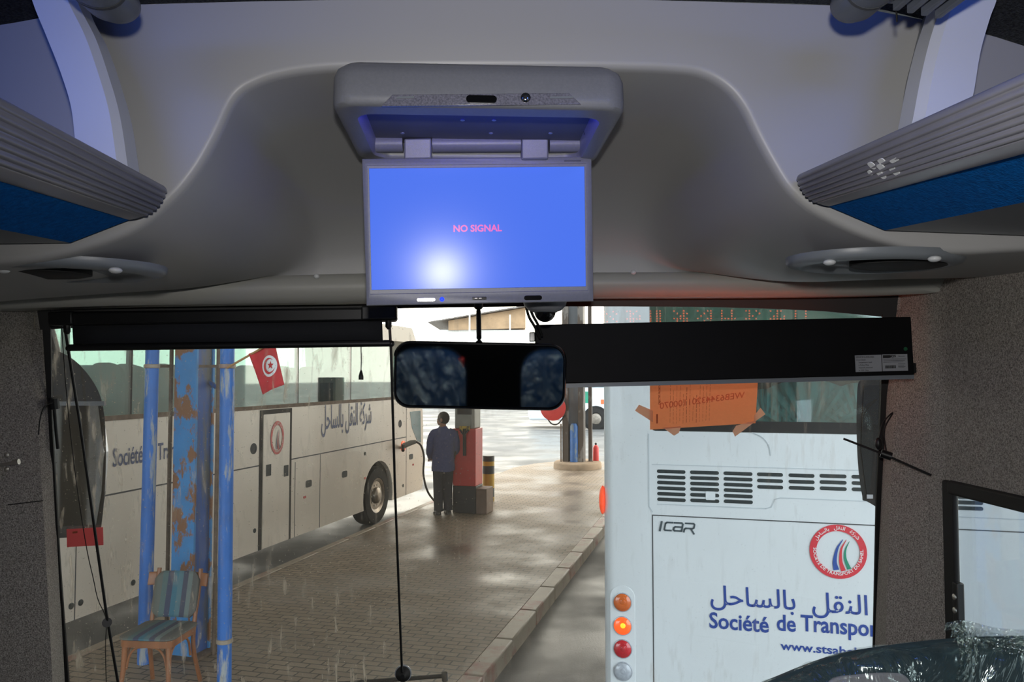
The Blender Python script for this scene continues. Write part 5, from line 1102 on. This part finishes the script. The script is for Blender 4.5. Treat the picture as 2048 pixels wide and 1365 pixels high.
for s_, sg in (('l', -1), ('r', 1)):
    N['sh' + s_] = (J(sg * .175, -.01, 1.42), .062); N['el' + s_] = (J(sg * .235, .02, 1.13), .045); N['wr' + s_] = (J(sg * .19, .22, .98), .030); N['pa' + s_] = (J(sg * .18, .29, .95), .036)
    N['hp' + s_] = (J(sg * .085, 0, .88), .098); N['kn' + s_] = (J(sg * .084, .025, .50), .062); N['an' + s_] = (J(sg * .086, -.03, .09), .042); N['to' + s_] = (J(sg * .092, .12, .035), .034)
    E_ += [('ch', 'sh' + s_), ('sh' + s_, 'el' + s_), ('el' + s_, 'wr' + s_), ('wr' + s_, 'pa' + s_), ('pel', 'hp' + s_), ('hp' + s_, 'kn' + s_), ('kn' + s_, 'an' + s_), ('an' + s_, 'to' + s_)]
    for q in range(4):
        N['f%d%s' % (q, s_)] = (J(sg * (.152 + q * .019), .345 + (.008 if q in (1, 2) else 0), .925), .0095); N['g%d%s' % (q, s_)] = (J(sg * (.152 + q * .018), .358 + (.01 if q in (1, 2) else 0), .885), .0085)
        E_ += [('pa' + s_, 'f%d%s' % (q, s_)), ('f%d%s' % (q, s_), 'g%d%s' % (q, s_))]
    N['th' + s_] = (J(sg * .135, .29, .92), .011); N['ti' + s_] = (J(sg * .128, .325, .90), .0095); E_ += [('pa' + s_, 'th' + s_), ('th' + s_, 'ti' + s_)]
skinned('body', M['skin'], N, E_, pe, 'pel')
hs = np.cross(hd_f, Z)
MB().ball(hc + Z * .028 - hd_f * .016, (.096, .108, .116), 20, 14, (hs, hd_f, Z)).build('hair', M['hair'], pe, True)
fc_ = MB(); fc_.ball(hc + hd_f * .085 - Z * .012, (.014, .022, .026), 10, 8, (hs, hd_f, Z)); fc_.build('nose', M['skin'], pe, True)
MB().ball(hc + hd_f * .055 - Z * .035, (.066, .050, .074), 16, 12, (hs, hd_f, Z)).build('face', M['skin'], pe, True)
for sg in (-1, 1):
    MB().ball(hc + hs * sg * .094 - Z * .005 - hd_f * .01, (.012, .022, .034), 10, 8, (hs, hd_f, Z)).build('ear', M['skin'], pe, True)
    MB().ball(hc + hs * sg * .032 + hd_f * .094 + Z * .008, (.010, .008, .006), 10, 8, (hs, hd_f, Z)).build('eye', M['hair'], pe, True)
MB().ball(hc + hd_f * .098 - Z * .055, (.022, .008, .006), 10, 6, (hs, hd_f, Z)).build('mouth', M['redfade'], pe, True)
ell = lambda r0, f0, z, a, b, n=24: [J(r0 + a * math.cos(2 * math.pi * i / n), f0 + b * math.sin(2 * math.pi * i / n), z + .008 * math.sin(3 * 2 * math.pi * i / n + z * 20)) for i in range(n)]
ct = MB().loft([ell(0, 0, .76, .205, .165), ell(0, 0, .80, .208, .168), ell(0, 0, .95, .198, .16), ell(0, .01, 1.08, .188, .15), ell(0, .01, 1.22, .20, .152), ell(0, 0, 1.34, .222, .15), ell(0, -.005, 1.42, .215, .125), ell(0, .0, 1.475, .15, .09), ell(0, .015, 1.51, .085, .075), ell(0, .015, 1.535, .072, .07)]).build('coverall_top', M['coverall'], pe, True)
for s_, sg in (('l', -1), ('r', 1)):
    MB().tube(smooth_path([J(sg * .10, -.005, 1.435), J(sg * .185, -.01, 1.40), J(sg * .225, .0, 1.27), J(sg * .24, .02, 1.12), J(sg * .215, .13, 1.03), J(sg * .193, .21, .985)], 22), [.075] * 4 + [.07] * 6 + [.062] * 6 + [.052] * 6, 16).build('sleeve', M['coverall'], pe, True)
    MB().tube(smooth_path([J(sg * .07, 0, .90), J(sg * .085, 0, .78), J(sg * .084, .025, .50), J(sg * .084, -.01, .24), J(sg * .086, -.025, .07)], 20), [.125, .122, .118, .112, .106, .10, .096, .092, .09, .088, .087, .086, .085, .084, .083, .082, .081, .08, .08, .08], 18).build('trouser_leg', M['trouser'], pe, True)
    MB().loft([[J(sg * .09 + a * k, .04 + b * k, z) for a, b in rr(.10, .27, .048)] for k, z in ((1, .0), (1.03, .02), (.95, .05), (.7, .085))]).build('shoe', M['shoe'], pe, True)

# ================================================================ far post with hose reel, far coach, buildings
SF = 20.6; tF = lambda px: pS2(px, SF)
fb = thing('far_post', 'far grimy brown canopy post with a blue tube on a round kerbed base', 'post', W(SF, tF(1152), .15), OR)
ce = W(SF, tF(1155), .15)
MB().loft([[ce + B * (.62 * k * math.cos(a)) + A * (.75 * k * math.sin(a)) + Z * z for a in [2 * math.pi * i / 32 for i in range(32)]] for k, z in ((1.02, 0), (1, .13), (.96, .16), (.80, .16))]).build('kerbed_base', M['conc'], fb, True, angle=50)
m = MB(); ob(m, SF - .15, SF + .15, tF(1127), tF(1139), .3, HC); m.build('flange', M['brownsteel'], fb)
m = MB(); ob(m, SF - .15, SF + .15, tF(1158), tF(1169), .3, HC); m.build('flange', M['brownsteel'], fb)
m = MB(); ob(m, SF - .02, SF + .02, tF(1139), tF(1158), .3, HC); m.build('web', M['rim'], fb)
c = W(SF - .14, tF(1150), .3); MB().lathe(c, Z, [(.105, 0), (.105, PS(1150, 853, SF)[2] - .3), (.07, PS(1150, 850, SF)[2] - .26)], 20).build('blue_tube', M['farblue'], fb, True)
m = MB(); m.tube([W(SF - .2, tF(1125), .3), W(SF - .2, tF(1125), 1.3)], .02, 8); m.build('side_conduit', M['rust'], fb)
ft = thing('thin_post', 'thin dark steel post right of the far canopy post', 'post', W(SF + .1, tF(1180), .30), OR)
m = MB(); ob(m, SF + .06, SF + .16, tF(1176), tF(1183), .30, HC); m.build('shaft', M['brownsteel'], ft)
m = MB(); ob(m, SF + .03, SF + .19, tF(1174), tF(1185), .28, .32); m.build('foot', M['rust'], ft)
ex = thing('fire_extinguisher', 'red fire extinguisher at the foot of the thin post', 'extinguisher', W(SF + .35, tF(1190), .16), OR)
c = W(SF + .3, tF(1188), .29); MB().lathe(c, Z, [(.075, 0), (.08, .03), (.08, .36), (.05, .42), (.02, .44)], 16).build('cylinder_body', M['reel'], ex, True); MB().lathe(c + Z * .43, Z, [(.025, 0), (.03, .05), (.01, .07)], 10).build('valve', M['black'], ex, True)
hr = thing('hose_reel', 'round red hose reel on the far post, half behind the rear-view mirror', 'hose reel', PS(1106, 816, SF - .4), OR)
c = PS(1106, 816, SF - .45)
MB().lathe(c, -A, [(.33, -.02), (.34, 0), (.34, .02), (.30, .03), (.06, .05)], 36).build('reel_disc', M['reel'], hr, True)
MB().lathe(c, A, [(.24, 0), (.24, .20), (.30, .20), (.30, .22), (.1, .22)], 30).build('drum', M['hose'], hr, True)
MB().tube([c + A * .1, W(SF - .1, tF(1130), c[2])], .03, 8).build('reel_bracket', M['rust'], hr, True)
MB().tube(smooth_path([c + B * -.2 - Z * .25 + A * .1, c - Z * .42 - B * .05 + A * .05, c - Z * .42 + B * .12 + A * .05, c - Z * .2 + B * .3 + A * .1], 24), .018, 8).build('hose_loop', M['hose'], hr, True)
# far coach across the road
D = 37.5; vx = V3(math.cos(-YAW), 0, 0)
fx = MC @ V3(0, 0, -1); fx[2] = 0; fx /= np.linalg.norm(fx); rx = np.cross(fx, Z)
FX = lambda a, d, z: fx * d + rx * a + Z * z
pa = lambda px: (px - 1024) / F * D
x0, x1 = pa(1058), pa(1058) + 11.5
fcx = thing('coach', 'white coach parked far across the road behind the far post', 'coach', FX((x0 + x1) / 2, D + 1.2, 0), math.atan2(rx[1], rx[0]))
hx = lambda m, a0, a1, d0, d1, z0, z1: m.hexa([FX(a0, d0, z0), FX(a1, d0, z0), FX(a1, d1, z0), FX(a0, d1, z0), FX(a0, d0, z1), FX(a1, d0, z1), FX(a1, d1, z1), FX(a0, d1, z1)])
hx(MB(), x0, x1, D, D + 2.5, .42, 3.4).build('body', M['paint'], fcx, bevel=.12)
for i in range(6): hx(MB(), x0 + .35 + i * 1.85, x0 + 2.1 + i * 1.85, D - .02, D, 2.0, 2.9).build('side_window', M['cglass'], fcx)
for a in (pa(1191), pa(1042) + 1.2 if False else x1 - 2.2):
    MB().lathe(FX(a, D + .0, .5), -fx, [(.62, -.05), (.62, .012)], 30).build('wheel_arch', M['dark'], fcx)
    w = MB().lathe(FX(a, D - .03, .5), -fx, [(.5, -.1), (.5, .03), (.3, .05), (.28, .02)], 30).build('wheel', M['tyre'], fcx, True); MB().lathe(FX(a, D - .03, .5), -fx, [(.29, 0), (.25, .04), (.1, .06)], 24).build('hub', M['hub'], w, True)
hx(MB(), pa(1099) - .02, pa(1099) + .02, D - .006, D, .5, 1.9).build('panel_joint', M['seam'], fcx)
hx(MB(), pa(1169), pa(1176), D - .008, D, 1.25, 1.8).build('green_panel', M['lgreen'], fcx); hx(MB(), pa(1201), pa(1211), D - .008, D, 1.2, 1.42).build('orange_lettering', M['amber'], fcx)
# warehouse far behind
DB = 82; pb = lambda px: (px - 1024) / F * DB; zbz = lambda py: 2.6 + (750 - py) / F * DB
wh = thing('warehouse', 'pale far warehouse with a brown clad upper wall beyond the road', 'building', FX(pb(970), DB + 6, 0), math.atan2(rx[1], rx[0]))
hx(MB(), pb(880), pb(1052), DB, DB + 14, 0, zbz(660)).build('wall', M['wallfar'], wh)
m = MB(); m.hexa([FX(pb(897), DB - .3, zbz(661)), FX(pb(1051), DB - .3, zbz(657)), FX(pb(1051), DB + 14, zbz(657)), FX(pb(897), DB + 14, zbz(661)), FX(pb(897), DB - .3, zbz(642)), FX(pb(1051), DB - .3, zbz(616)), FX(pb(1051), DB + 14, zbz(616)), FX(pb(897), DB + 14, zbz(642))]); m.build('clad_wall', M['cladding'], wh)
m = MB(); m.hexa([FX(pb(858), DB - 1, zbz(647)), FX(pb(1052), DB - 1, zbz(615)), FX(pb(1052), DB + 15, zbz(615)), FX(pb(858), DB + 15, zbz(647)), FX(pb(858), DB - 1, zbz(645)), FX(pb(1052), DB - 1, zbz(612)), FX(pb(1052), DB + 15, zbz(612)), FX(pb(858), DB + 15, zbz(645))]); m.build('roof_edge', M['brownsteel'], wh)
for px, lab in ((939, 'thin pale pole before the left part of the brown clad wall'), (1020, 'thin pale pole before the right part of the brown clad wall')):
    tag(MB().tube([FX((px - 1024) / F * 60, 60, 0), FX((px - 1024) / F * 60, 60, 7.2)], .06, 8).build('lamp_pole', M['wallfar'], None, True), lab, 'pole')
m = MB(); hx(m, -30, 4, 62, 62.3, 0, 1.6); tag(m.build('low_wall', M['wallfar']), 'low pale boundary wall beyond the road, left', 'wall')
bpy.data.objects.remove(rootI)
